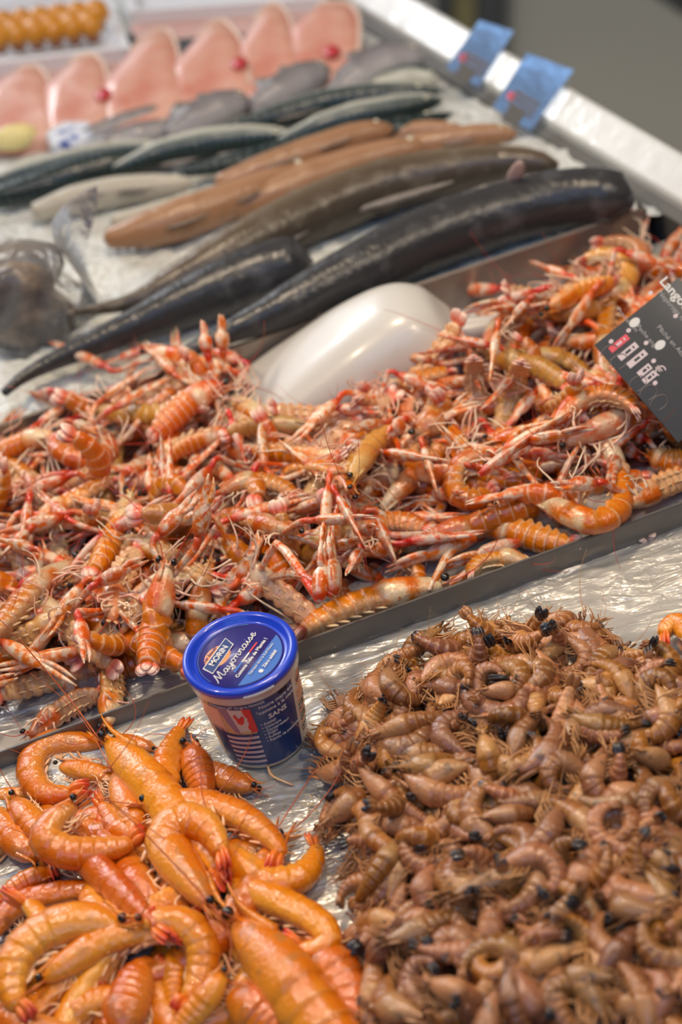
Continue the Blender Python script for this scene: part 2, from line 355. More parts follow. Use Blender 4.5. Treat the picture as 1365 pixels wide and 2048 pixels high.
            for i in range(npair):
                u = .12 + .05 * i; c0 = at(Cf, u) - at(Df, u) * np.interp(u, ka, kb) * a0 * .7; T_, D_, S_ = at(Tf, u), at(Df, u), at(Sf, u)
                for s in (-1, 1):
                    m = MB(); l = ll * rg.uniform(.7, 1.1)
                    if kind == 'prawn':
                        p1 = c0 + S_ * s * a0 * .25 - D_ * l * .25 - T_ * l * rg.uniform(0, .3); p2 = p1 - T_ * l * .5 + D_ * l * rg.uniform(-.12, .15); p3 = p2 - T_ * l * .2 - D_ * l * .15
                    else:
                        p1 = c0 + S_ * s * l * rg.uniform(.25, .5) - D_ * l * rg.uniform(-.05, .2) - T_ * l * rg.uniform(-.1, .3)
                        p2 = p1 + S_ * s * l * rg.uniform(-.05, .3) - T_ * l * rg.uniform(-.1, .45) - D_ * l * rg.uniform(.0, .3); p3 = p2 - T_ * l * rg.uniform(0, .3) - D_ * l * rg.uniform(.05, .25)
                    r = a0 * (.07 if kind == 'prawn' else .085)
                    tube(m, [c0 + S_ * s * a0 * .2, p1, p2, p3], r * 1.15, r * .45, n=6, k=9); parts.append(('leg', m, K['mats'][2], []))
            m = MB()
            for i in range(5):
                u = (K['seg'][i] + K['seg'][i + 1]) / 2; c0 = at(Cf, u) - at(Df, u) * np.interp(u, ka, kb) * a0 * .62; T_, D_, S_ = at(Tf, u), at(Df, u), at(Sf, u)
                for s in (-1, 1): leaf(m, c0 + S_ * s * a0 * .3, -D_ * .6 - T_ * rg.uniform(.5, 1.3) + S_ * s * .1, T_, S_, a0 * .62, a0 * .17, a0 * .07)
            parts.append(('swimmeret_fringe', m, M_ventral if kind == 'neph' else K['mats'][2], []))
    if kind == 'neph':
        for s in (-1, 1):
            c0 = at(Cf, .08) - at(Df, .08) * a0 * .35 + at(Sf, .08) * s * a0 * .35
            if claws is not None:
                if len(claws) <= (0 if s < 0 else 1): continue
                path = [c0] + [np.array(p) for p in claws[0 if s < 0 else 1]]
            else:
                cl = L * rg.uniform(.62, .92); d1 = -HT * rg.uniform(.3, .9) + HS * s * rg.uniform(.15, .7) + HD * rg.uniform(-.3, .3); el = c0 + unit(d1) * cl * .36
                d2 = unit(-HT * rg.uniform(.6, 1) + HS * s * rg.uniform(-.5, .3) + HD * rg.uniform(-.25, .3)); wr = el + d2 * cl * .10; path = [c0, el, wr, wr + unit(d2 + HS * s * rg.uniform(-.2, .2)) * cl * .60]
            p0, el, wr, tip = path[-4:] if len(path) >= 4 else (path[0], (path[0] + path[1]) / 2, path[-2], path[-1])
            m = MB(); r = a0 * .30
            arm = [p0, (p0 + el) / 2 + HD * r * .3, el, wr]
            C2, _ = spline(arm, 9); T2, D2, S2 = frames(C2, HD); rr = np.interp(np.linspace(0, 1, 9), [0, .35, .72, .8, .95, 1], [.5, .7, .9, .62, 1.05, .85]) * r
            loft(m, C2, D2, S2, rr, rr, 8, np.linspace(0, 1, 9), belly=1, sp=[0, 0, 0, 0, 0, 0, .6, 1, .8])
            dd = tip - wr; cl2 = np.linalg.norm(dd); dd = unit(dd); nn = unit(np.cross(dd, HS) + HD * .01); sd = unit(np.cross(nn, dd)); 
            k = 10; uu = np.linspace(0, 1, k); cx = np.array([wr + dd * cl2 * u + sd * r * (.35 * u if u < .5 else .35 * u + .3 * math.sin((u - .5) * 2 * math.pi * .5)) for u in uu])
            wd = np.interp(uu, [0, .1, .3, .5, .56, .8, 1], [.8, 1.5, 1.95, 1.75, .92, .66, .16]) * r; hh = wd * np.interp(uu, [0, .5, 1], [.85, .7, .8])
            loft(m, cx, np.tile(nn, (k, 1)), np.tile(sd, (k, 1)), hh, wd, 10, uu, belly=1, sp=np.interp(uu, [0, .12, .2, .9, 1], [1, .5, 0, 0, .3]))
            f = MB(); uu = np.linspace(.5, .97, 7); op = rg.uniform(.15, .9)
            cx = np.array([wr + dd * cl2 * u - sd * r * (.45 + op * 1.2 * (u - .5) + .5 * math.sin((u - .5) / .47 * math.pi)) + sd * r * .5 * (u - .5) for u in uu])
            wd = np.interp(uu, [.5, .6, .8, .97], [.55, .70, .55, .12]) * r
            loft(f, cx, np.tile(nn, (7, 1)), np.tile(sd, (7, 1)), wd * .9, wd, 8, uu, belly=1)
            parts.append(('claw', m, M_claw, [('claw_finger', f, M_claw)]))
    return parts
FLAT = {'card', 'red_mark', 'print_line', 'clip'}
def build(name, parts, label, cat, group, origin=None):
    "one animal: the body is the thing, the rest its parts"
    V = np.array(parts[0][1].v); o0 = origin if origin is not None else np.array([*V[:, :2].mean(0), V[:, 2].min()])
    root = tag(obj(name, parts[0][1].mesh(name, parts[0][2], parts[0][0] not in FLAT, origin=o0), loc=o0), label, cat, group)
    for nm, mb, mat, subs in parts[1:]:
        c = obj(nm, mb.mesh(nm, mat, nm not in FLAT, origin=o0), root)
        for n2, m2, t2 in subs: obj(n2, m2.mesh(n2, t2, origin=o0), c)
    return root
# heaps -----------------------------------------------------------------------------------------------------------
class Heap:
    def __init__(s, x0, x1, y0, y1, cell): s.x0, s.y0, s.c = x0, y0, cell; s.nx = int((x1 - x0) / cell); s.ny = int((y1 - y0) / cell); s.H = np.zeros((s.ny, s.nx))
    def grid(s): return np.meshgrid(s.x0 + (np.arange(s.nx) + .5) * s.c, s.y0 + (np.arange(s.ny) + .5) * s.c)
    def ij(s, p): return np.clip(((p[:, 1] - s.y0) / s.c).astype(int), 0, s.ny - 1), np.clip(((p[:, 0] - s.x0) / s.c).astype(int), 0, s.nx - 1)
    def at(s, x, y): i, j = s.ij(np.array([[x, y]])); return float(s.H[i[0], j[0]])
    def raise_(s, p): i, j = s.ij(p); np.maximum.at(s.H, (i, j), p[:, 2])
def inside(X, Y, poly):
    r = np.zeros(X.shape, bool); n = len(poly)
    for i in range(n):
        x1, y1 = poly[i][:2]; x2, y2 = poly[(i + 1) % n][:2]
        if y1 == y2: continue
        r ^= ((Y < y1) != (Y < y2)) & (X < (x2 - x1) * (Y - y1) / (y2 - y1) + x1)
    return r
def edge_dist(X, Y, poly):
    d = np.full(X.shape, 9.0); n = len(poly)
    for i in range(n):
        a = np.array(poly[i][:2]); b = np.array(poly[(i + 1) % n][:2]); ab = b - a; t = np.clip(((X - a[0]) * ab[0] + (Y - a[1]) * ab[1]) / (ab @ ab), 0, 1)
        d = np.minimum(d, np.hypot(X - a[0] - t * ab[0], Y - a[1] - t * ab[1]))
    return d
def rotz(a): c, s = math.cos(a), math.sin(a); return np.array([[c, -s, 0], [s, c, 0], [0, 0, 1.0]])
def rotx(a): c, s = math.cos(a), math.sin(a); return np.array([[1.0, 0, 0], [0, c, -s], [0, s, c]])
def roty(a): c, s = math.cos(a), math.sin(a); return np.array([[c, 0, s], [0, 1.0, 0], [-s, 0, c]])
def pack(hp, mask, target, variants, n, seed, rolls, sc=(.85, 1.1), q=.88, maxz=.012, sink=0.0, lim=None):
    "lay animals one by one where the heap is still lowest, each resting on what lies there"
    rg = np.random.RandomState(seed); J, I = np.where(mask)[::-1]; out_ = []; miss = 0
    G = hp.c
    while len(out_) < n and miss < 60:
        k = rg.randint(0, len(I), 40); d = target[I[k], J[k]] - hp.H[I[k], J[k]] + rg.uniform(0, .004, 40); b = k[np.argmax(d)]
        if d.max() < .001: miss += 1; continue
        x, y = hp.x0 + (J[b] + rg.rand()) * G, hp.y0 + (I[b] + rg.rand()) * G
        vi = rg.randint(len(variants)); s = rg.uniform(*sc); R = rotx(rolls[rg.randint(len(rolls))] + rg.uniform(-.3, .3)) * s; yaw = rg.uniform(0, 2 * math.pi); R = rotz(yaw) @ R
        pts = variants[vi]['pts'] @ R.T; rad = variants[vi]['rad'] * s
        ii, jj = hp.ij(pts + [x, y, 0]); hs = hp.H[ii, jj]
        A = np.c_[pts[:, :2], np.ones(len(pts))]; sol = np.linalg.lstsq(A, hs, rcond=None)[0]; g = np.clip(sol[:2], -.7, .7)
        nrm = unit([-g[0], -g[1], 1]); ax = np.cross([0, 0, 1], nrm); sa = np.linalg.norm(ax)
        if sa > 1e-5:
            ax /= sa; an = math.asin(min(1, sa)) * rg.uniform(.6, 1); Kx = np.array([[0, -ax[2], ax[1]], [ax[2], 0, -ax[0]], [-ax[1], ax[0], 0]])
            R = (np.eye(3) + math.sin(an) * Kx + (1 - math.cos(an)) * Kx @ Kx) @ R; pts = variants[vi]['pts'] @ R.T
        ii, jj = hp.ij(pts + [x, y, 0]); hs = hp.H[ii, jj]; z = np.quantile(hs - pts[:, 2], q) - sink * rad
        if z + pts[:, 2].mean() > target[I[b], J[b]] + maxz: miss += 1; continue
        w = pts + [x, y, z]
        if lim is not None and lim(w): miss += .5; continue
        hp.raise_(w); out_.append((vi, R, np.array([x, y, z]), w)); miss = max(0, miss - 1)
    return out_
def visible(sets, cell, margin=60):
    "how many picture cells each point set is the first thing seen in"
    best = {}
    for k, w in enumerate(sets):
        v = w - CAMP; dz = v @ FW; px = 682.5 + (v @ IR) / dz * FPX; py = 1024 - (v @ IU) / dz * FPX
        ok = (px > -margin) & (px < 1365 + margin) & (py > -margin) & (py < 2048 + margin)
        for a, b, c in zip((px[ok] // cell).astype(int), (py[ok] // cell).astype(int), dz[ok]):
            t = best.get((a, b))
            if t is None or c < t[0]: best[(a, b)] = (c, k)
    cnt = np.zeros(len(sets), int)
    for c, k in best.values(): cnt[k] += 1
    return cnt
def place(variant, R, loc, name, label, cat, group):
    root = None
    for nm, me, subs in variant['meshes']:
        if root is None:
            root = bpy.data.objects.new(name, me); COL.objects.link(root)
            m4 = Matrix([[*R[0], loc[0]], [*R[1], loc[1]], [*R[2], loc[2]], [0, 0, 0, 1]]); root.matrix_world = m4; tag(root, label, cat, group); continue
        c = bpy.data.objects.new(nm, me); COL.objects.link(c); c.parent = root
        for n2, m2 in subs: d = bpy.data.objects.new(n2, m2); COL.objects.link(d); d.parent = c
    return root
def variant(kind, L, a, curl, seed, lod=0, side=0.0, **kw):
    "an animal lying on its side in the xy plane, head at the left; curl is the total bend of its tail"
    k = 24; p = np.zeros((k, 3)); ang = 0; d = L / (k - 1)
    for i in range(1, k):
        u = i / (k - 1); ang += (curl * (1.9 if u > .36 else .15) + side) / (k - 1) if u < .93 else .2 * curl / (k - 1); p[i] = p[i - 1] + [math.cos(ang) * d, math.sin(ang) * d, 0]
    p -= p.mean(0); T = np.gradient(p, axis=0); dn = np.stack([T[:, 1], -T[:, 0], np.zeros(k)], 1)
    Dn = np.zeros((121, 3)); 
    for j in range(3): Dn[:, j] = np.interp(np.linspace(0, k - 1, 121), np.arange(k), dn[:, j])
    parts = crust(kind, p, a, Dn, seed, lod=lod, **kw)
    me = []
    for nm, mb, mat, subs in parts: me.append((nm, mb.mesh(nm, mat), [(n2, m2.mesh(n2, t2)) for n2, m2, t2 in subs]))
    pts = np.array(parts[0][1].v)
    if kind == 'neph': pts = np.vstack([pts] + [np.array(q[1].v)[::2] for q in parts if q[0] == 'claw'])
    return dict(meshes=me, pts=pts, rad=a, curl=curl, body=len(parts[0][1].v))
ORD = 'top second third fourth fifth sixth seventh eighth ninth tenth eleventh twelfth thirteenth fourteenth fifteenth sixteenth seventeenth eighteenth nineteenth twentieth'.split()
CNT = 'first second third fourth fifth sixth seventh eighth ninth tenth eleventh twelfth thirteenth fourteenth fifteenth sixteenth seventeenth eighteenth nineteenth twentieth twenty-first twenty-second twenty-third twenty-fourth twenty-fifth twenty-sixth twenty-seventh twenty-eighth twenty-ninth thirtieth'.split()
def row_labels(items, band, fmt):
    "items: [(px, py, look)]; each gets its row down the heap and its place along the row"
    ys = [i[1] for i in items]; y0 = min(ys); rows = {}
    for k, (px, py, look) in enumerate(items): rows.setdefault(int((py - y0) // band), []).append((px, k, look))
    lab = [''] * len(items)
    for ri, r in enumerate(sorted(rows)):
        for ci, (px, k, look) in enumerate(sorted(rows[r])): lab[k] = fmt(look, CNT[min(ci, 29)], (ORD + CNT[20:])[min(ri, 29)])
    return lab
# ------------------------------------------------------------------ the setting
def line_pts(a, b, ext0=0, ext1=0):
    a, b = np.array(a, float), np.array(b, float); d = b - a; return a - d * ext0, b + d * ext1
UP = np.array([0, 0, 1.0])
M_floor = material('hall_floor', lambda t: mix_(t, noise_(t, 1.2, 4, oc(t)), (.31, .275, .20), (.39, .35, .26)), .6)
mb = MB(); box(mb, (0, 3, -.92), np.eye(3), 9, 9, .02); tag(obj('floor', mb.mesh('floor', M_floor, False)), None, None, kind='structure')
RA, RB = line_pts(P(1365, 415, .05), P(752, 40, .05), .9, .55)   # inner foot of the rail
RD = unit(RB - RA); RN = np.cross(RD, UP)                         # outwards, away from the fish
def beyond_rail(x, y): return (np.array([x, y, 0]) - RA)[:2] @ RN[:2]
# foil and film on the counter
FA, FB = line_pts(P(230, 1468, 0), P(1365, 1052, 0), .6, .35); FD = unit(FB - FA); FN = np.cross(UP, FD)    # foot of the tray's near wall, FN into the tray
def fdist(x, y): return (np.array([x, y, 0]) - FA)[:2] @ FN[:2]
def foil_z(x, y):
    q = Vector((x * 1.0, y * 1.0, .3)); d = fdist(x, y)
    c = math.cos(.30) * x + math.sin(.30) * y; s = -math.sin(.30) * x + math.cos(.30) * y
    z = .0020 * mnoise.noise(Vector((c * 9, s * 26, 1))) + .0016 * (1 - 2 * abs(mnoise.noise(Vector((c * 22, s * 55, 4))))) + .0009 * (1 - 2 * abs(mnoise.noise(Vector((c * 60, s * 95, 7)))))
    z += .012 * max(0, 1 - abs(d + .012) / .045) * max(0, min(1, (-.03 - x) / .12))
    return z - .002
mb = MB(); nx, ny = 330, 300; X = np.linspace(-.55, .62, nx); Y = np.linspace(.70, 1.52, ny)
vs = [(x, y, foil_z(x, y)) for y in Y for x in X]
fs = [(j * nx + i, j * nx + i + 1, (j + 1) * nx + i + 1, (j + 1) * nx + i) for j in range(ny - 1) for i in range(nx - 1) if fdist(X[i], Y[j]) < .004]
mb.add(vs, fs)
def crinkle(t):
    o = oc(t); mp = N(t, 'ShaderNodeMapping'); t.links.new(o, mp.inputs[0]); mp.inputs['Rotation'].default_value = (0, 0, -.32); mp.inputs['Scale'].default_value = (.55, 1.7, 1)
    rid = lambda s, d, w: math_(t, 'ABSOLUTE', math_(t, 'SUBTRACT', noise_(t, s, d, mp.outputs[0], .55, w), .5))
    m = ramp_(t, noise_(t, 9, 2, o), [(.42, 0), (.62, 1)])
    h = math_(t, 'ADD', math_(t, 'MULTIPLY', rid(13, 2, .8), -5.0), math_(t, 'MULTIPLY', math_(t, 'MULTIPLY', rid(55, 3, 1.2), -1.6), math_(t, 'ADD', m, .25)))
    return math_(t, 'ADD', h, math_(t, 'MULTIPLY', noise_(t, 5, 2, mp.outputs[0]), 3.0))
M_foil = material('foil_under_clear_film', lambda t: mix_(t, ramp_(t, noise_(t, 7, 3, oc(t)), [(.40, 0), (.62, 1)]), (.46, .45, .43), (.66, .63, .57)), .30, metal=.30, coat=.9, coat_r=.07, bump=crinkle, bump_d=.0022)
tag(obj('counter_foil', mb.mesh('counter_foil', M_foil)), 'crinkled foil under clear film covering the counter around the mayonnaise tub', 'foil')

mb = MB(); v = [np.array([-.6, .66, 0]), np.array([.66, .66, 0]), None, None, np.array([-.9, 3.3, 0])]
v[2] = RA + RN * .03 - RD * .2; v[3] = RB + RN * .03; prism(mb, v, -.16, -.012); M_steel = material('stall_steel', lambda t: mix_(t, noise_(t, 6, 3, oc(t)), (.42, .41, .38), (.58, .57, .54)), .32, metal=.8)
tag(obj('fish_stall', mb.mesh('fish_stall', M_steel, False)), 'steel base of the whole fish stall under foil, trays and fish', 'stall')
# rail
M_rail = material('pale_steel_rail', lambda t: mix_(t, noise_(t, 9, 3, oc(t)), (.54, .55, .53), (.72, .73, .70)), .32, metal=.0, coat=.4, bump=lambda t: noise_(t, 30, 3, oc(t)), bump_d=.001)
M_dark = material('dark_channel', (.10, .095, .085), .5)
rail = tag(obj('stall_rail', None, loc=RA), 'long pale metal rail along the edge of the stall beside the fish', 'rail')
def along(mb, prof, a, b, nrm):
    v = []; 
    for p in (a, b): v += [p + nrm * q[0] + UP * q[1] for q in prof]
    n = len(prof); mb.add(v, [(i, (i + 1) % n, n + (i + 1) % n, n + i) for i in range(n)] + [tuple(range(n))[::-1], tuple(range(n, 2 * n))])
r0 = np.zeros(3) + RA
mb = MB(); along(mb, [(.008, -.06), (.008, -.004), (.010, .000), (.040, .020), (.044, .021), (.048, .018), (.050, .010), (.050, -.06)], RA - r0, RB - r0, RN)
obj('rail_cap', mb.mesh('rail_cap', M_rail, False), rail)
mb = MB(); along(mb, [(-.006, -.06), (-.006, -.016), (.013, -.010), (.013, -.06)], RA - r0, RB - r0, RN); obj('rail_channel', mb.mesh('rail_channel', M_dark, False), rail)
mb = MB(); along(mb, [(.046, -.5), (.046, -.06), (.050, -.06), (.050, -.5)], RA - r0, RB - r0, RN); obj('side_panel', mb.mesh('side_panel', M_steel, False), rail)
# ice bed under the fish
BZ = .030
BA, BB = line_pts(P(880, 634, .004), P(1300, 492, .004), 2.7, .12); BDv = unit(BB - BA); BN = np.cross(UP, BDv)
mb = MB(); nx, ny = 190, 200; X = np.linspace(-.8, .75, nx); Y = np.linspace(1.66, 3.25, ny)
vs = [(x, y, BZ + .006 * mnoise.noise(Vector((x * 14, y * 14, 0))) + .005 * mnoise.noise(Vector((x * 60, y * 60, 5)))) for y in Y for x in X]
fs = [(j * nx + i, j * nx + i + 1, (j + 1) * nx + i + 1, (j + 1) * nx + i) for j in range(ny - 1) for i in range(nx - 1) if (np.array([X[i], Y[j]]) - BA[:2]) @ BN[:2] > .002 and beyond_rail(X[i], Y[j]) < .0]
mb.add(vs, fs)
M_ice = material('crushed_ice', lambda t: mix_(t, noise_(t, 60, 3, oc(t)), (.52, .54, .50), (.80, .81, .78)), .22, coat=.5, sss=.1, sss_s=.01, bump=lambda t: math_(t, 'ADD', noise_(t, 120, 3, oc(t)), noise_(t, 30, 2, oc(t))), bump_d=.006)
tag(obj('crushed_ice', mb.mesh('crushed_ice', M_ice)), 'bed of pale crushed ice under the whole fish', 'ice', kind='stuff')
# langoustine tray
M_tray = material('dull_tray_steel', lambda t: mix_(t, noise_(t, 4, 4, oc(t)), (.13, .12, .11), (.22, .205, .19)), .36, metal=.5)
M_trayw = material('brushed_tray_back', lambda t: mix_(t, noise_(t, 3, 3, oc(t)), (.26, .22, .19), (.36, .31, .27)), .30, metal=.6)
FL, FR = FA.copy(), FB.copy()
tray = tag(obj('seafood_tray', None, loc=FA), 'long steel tray with a dark near wall, heaped with raw langoustines', 'tray')
mb = MB(); along(mb, [(0, -.004), (0, .024), (.0008, .0255), (.0028, .0255), (.0034, .024), (.0034, -.004)], FA - FA, FB - FA, FN); obj('front_wall', mb.mesh('front_wall', M_tray, False), tray)
mb = MB(); along(mb, [(0, -.004), (0, .046), (.003, .047), (.003, -.004)], BA - FA, P(1296, 493, .004) - FA, BN); obj('back_wall', mb.mesh('back_wall', M_trayw, False), tray)
mb = MB(); v = [FA - FA, FB - FA, BB - FA, BA - FA]; prism(mb, v, -.004, .004); obj('tray_floor', mb.mesh('tray_floor', M_foil, False), tray)
e0 = P(1296, 493, .004) - FA; mb = MB(); prism(mb, [e0, e0 + BN * .02, e0 + BN * .02 + BDv * .003, e0 + BDv * .003], 0, .05); obj('wall_end', mb.mesh('wall_end', M_tray, False), tray)
# things on the hall floor beyond the rail
def slab_on_floor(name, px, z0, z1, mat, label, cat):
    pts = [P(x, y, z1) for x, y in px]; mb = MB(); prism(mb, pts, z0, z1); return tag(obj(name, mb.mesh(name, mat, False)), label, cat)
M_blackmat = material('dark_mat', (.035, .033, .028), .7); M_olive = material('olive_plank', (.17, .135, .04), .6); M_grate = material('floor_joint', (.20, .185, .16), .6)
slab_on_floor('floor_mat', [(955, -60), (1010, -60), (1000, 180), (958, 180)], -.9, -.87, M_blackmat, 'blurred dark strip of matting on the hall floor beyond the fish', 'mat')
slab_on_floor('floor_mat', [(868, -60), (905, -60), (898, 120), (872, 110)], -.9, -.87, M_blackmat, 'narrow dark matting strip on the floor next to the olive plank', 'mat')
slab_on_floor('wooden_plank', [(905, -60), (952, -60), (950, 170), (905, 120)], -.9, -.88, M_olive, 'olive yellow plank on the hall floor between two dark strips', 'plank')
slab_on_floor('wooden_plank', [(805, -60), (835, -60), (840, 90), (818, 70)], -.9, -.88, M_olive, 'thin olive plank on the hall floor close to the pink fish slices', 'plank')
slab_on_floor('floor_mat', [(1255, -60), (1500, -60), (1500, 40), (1365, 12)], -.9, -.88, M_blackmat, 'dark mat on the open floor far beyond the stall rail', 'mat')
# ------------------------------------------------------------------ fish
def fish_mat(name, stops, speck=(.02, .02, .02), spa=.5, rough=.27, sc=40, wob=.12, band=None, coat=.2):
    def f(t):
        u, v, s = st_(t); o = oc(t); q = math_(t, 'ADD', v, math_(t, 'MULTIPLY', math_(t, 'SUBTRACT', noise_(t, 14, 3, o), .5), wob)); c = ramp_(t, q, stops)
        if band: c = mix_(t, math_(t, 'MULTIPLY', ramp_(t, q, [(.0, 1), (.33, 1), (.42, 0)]), ramp_(t, math_(t, 'SINE', math_(t, 'ADD', math_(t, 'MULTIPLY', u, 150), math_(t, 'MULTIPLY', noise_(t, 22, 2, o), 9))), [(.5, 0), (.75, 1)])), c, band)
        return mix_(t, ramp_(t, noise_(t, sc, 3, o), [(.52, 0), (.68, spa)]), c, speck)
    return material(name, f, rough, coat=coat, coat_r=.14, bump=lambda t: math_(t, 'ADD', noise_(t, 180, 4, oc(t)), math_(t, 'MULTIPLY', noise_(t, 35, 2, oc(t)), 2.0)), bump_d=.0008, spec=.3)
MF_dark = fish_mat('dark_fish_skin', [(0, (.030, .030, .032)), (.35, (.045, .046, .050)), (.6, (.09, .09, .095)), (.8, (.30, .30, .29)), (1, (.5, .5, .47))], speck=(.14, .14, .15), spa=.35)
MF_bronze = fish_mat('bronze_fish_skin', [(0, (.055, .045, .035)), (.35, (.09, .065, .045)), (.55, (.16, .12, .08)), (.72, (.45, .44, .38)), (1, (.6, .6, .54))], speck=(.20, .17, .13), spa=.4)
MF_tan = fish_mat('tan_fish_skin', [(0, (.30, .15, .075)), (.5, (.42, .24, .14)), (.75, (.55, .42, .36)), (1, (.66, .58, .56))], speck=(.20, .10, .05), spa=.4)
MF_mack = fish_mat('mackerel_skin', [(0, (.020, .035, .034)), (.30, (.03, .05, .05)), (.42, (.12, .15, .15)), (.55, (.50, .50, .43)), (1, (.66, .64, .54))], band=(.006, .010, .010), spa=.2)
MF_grey = fish_mat('grey_fish_skin', [(0, (.09, .085, .09)), (.4, (.20, .185, .19)), (.65, (.34, .32, .33)), (1, (.5, .48, .48))], speck=(.10, .09, .10), spa=.4)
MF_white = fish_mat('pale_fish_skin', [(0, (.38, .34, .27)), (.4, (.56, .53, .45)), (1, (.72, .70, .64))], speck=(.4, .3, .2), spa=.3)
M_fin = material('fish_fin', lambda t: mix_(t, noise_(t, 90, 3, oc(t)), (.10, .09, .08), (.35, .30, .26)), .35, coat=.3)
M_fineye = material('fish_eye', (.75, .72, .55), .2, coat=.6)
M_flesh = material('cut_flesh', (.34, .10, .07), .35, coat=.4)
def fish(px, wpx, z, mat, label, cat='fish', name='whole_fish', side='L', roll=25, blunt=False, aspect=1.0, tail=True, fins=1, group=None, zs=None, fork=True, extra=None, wk=1.30):
    "px runs from the root of the tail to the snout"
    zz = np.array([z] * len(px), float) if zs is None else np.array(zs, float); pts = np.array([P(x, y, q) for (x, y), q in zip(px, zz)])
    C, L = spline(pts, 34); T = np.gradient(C, axis=0); T /= np.linalg.norm(T, axis=1)[:, None]
    left = np.cross(UP, T); left /= np.linalg.norm(left, axis=1)[:, None]
    hint = left * (1 if side == 'L' else -1) * math.cos(math.radians(roll)) + UP * math.sin(math.radians(roll)); T, D, S = frames(C, hint)
    us = np.linspace(0, 1, 34); dep = np.mean([(p - CAMP) @ FW for p in pts]); w = np.interp(us, np.linspace(0, 1, len(wpx)), wpx) * .5 * dep / FPX * wk
    end = np.ones(34); k0 = .95 if blunt else .86; end = np.where(us > k0, np.sqrt(np.clip(1 - ((us - k0) / (1.004 - k0)) ** 2, .02, 1)), 1.0); w = w * end
    body = MB(); loft(body, C, D, S, w, w * aspect, 20, us, belly=.95)
    parts = [('body', body, mat, [])]
    if tail:
        m = MB(); e = C[0]; t0 = -T[0]; h = w[0] * (3.0 if fork else 2.2); tl = L * .13; g = []
        for i, (a, b, th) in enumerate([(0, 1.0, 1), (.5, 1.6, .7), (1.0, (2.9 if fork else 2.2), .35)]):
            for q in np.linspace(-1, 1, 9):
                x = a * tl * ((.45 + .55 * abs(q)) if (fork and i == 2) else 1.0); g.append((e + t0 * x + D[0] * q * b * w[0], th))
        for sg in (1, -1):
            b0 = len(m.v); m.add([p + S[0] * sg * .0016 * th for p, th in g], [((i * 9 + j, i * 9 + j + 1, (i + 1) * 9 + j + 1, (i + 1) * 9 + j) if sg > 0 else (i * 9 + j, (i + 1) * 9 + j, (i + 1) * 9 + j + 1, i * 9 + j + 1)) for i in range(2) for j in range(8)])
        parts.append(('tail_fin', m, M_fin, []))
    if fins:
        for u0, u1, sg in ((.60, .80, 1), (.28, .50, 1), (.28, .5, -1))[:1 + fins]:
            m = MB(); k = 9; v = []
            for i, u in enumerate(np.linspace(u0, u1, k)):
                c, d, s_, ww = [np.array([np.interp(u, us, A[:, j]) for j in range(3)]) for A in (C, D, S)] + [np.interp(u, us, w)]
                hh = ww * (.95 * sg); tp = c + d * (hh + sg * w.max() * .42 * math.sin(math.pi * min(1, .12 + i / k))) - T[10] * .012
                for e_ in (-1, 1): v.append(c + d * hh + s_ * e_ * .0012)
                v.append(tp)
            m.add(v, [(i * 3, (i + 1) * 3, (i + 1) * 3 + 2, i * 3 + 2) for i in range(k - 1)] + [(i * 3 + 1, i * 3 + 2, (i + 1) * 3 + 2, (i + 1) * 3 + 1) for i in range(k - 1)])
            parts.append(('dorsal_fin' if sg > 0 else 'anal_fin', m, M_fin, []))
    if not blunt:
        iu = 30
        for sg in (-1, 1):
            m = MB(); ec = C[iu] + D[iu] * w[iu] * .25 + S[iu] * sg * w[iu] * aspect * .90; r = w.max() * .17
            blob(m, ec, r, r, r); m2 = MB(); blob(m2, ec + S[iu] * sg * r * .55, r * .6, r * .6, r * .6); parts.append(('eye', m, M_fineye, [('pupil', m2, M_eye)]))
        m = MB(); leaf(m, C[25] + S[25] * np.sign(S[25][2] + .01) * w[25] * aspect * .85 - D[25] * w[25] * .2, -T[25] - D[25] * .3, D[25], S[25], L * .09, w.max() * .25, .0015); parts.append(('pectoral_fin', m, M_fin, []))
    if extra: parts += extra(C, T, D, S, w)
    return build(name, parts, label, cat, group)
G = 'whole fish laid on the ice'
def gillcut(C, T, D, S, w):
    m = MB(); k = 16; rings = []
    for q in (-.002, .0015):
        for j in range(k): a = 2 * math.pi * j / k; rings.append(C[-2] + T[-1] * (.004 + q) + (D[-2] * math.cos(a) * w[-2] + S[-2] * math.sin(a) * w[-2] * .72) * 1.01)
    m.add(rings, [(j, (j + 1) % k, k + (j + 1) % k, k + j) for j in range(k)] + [tuple(range(k, 2 * k))]); return [('cut_edge', m, M_flesh, [])]
def pecfin(u, px):
    def f(C, T, D, S, w):
        i = int(u * 33); m = MB(); b = C[i] + D[i] * 0; a = P(*px[0], b[2] + .03); e = P(*px[1], b[2] + .065); leaf(m, a, e - a, T[i], np.cross(unit(e - a), T[i]), np.linalg.norm(e - a), .009, .0018); return [('pectoral_fin', m, M_white2, [])]
    return f
M_white2 = material('pale_pink_fin', (.66, .50, .46), .35, coat=.3)
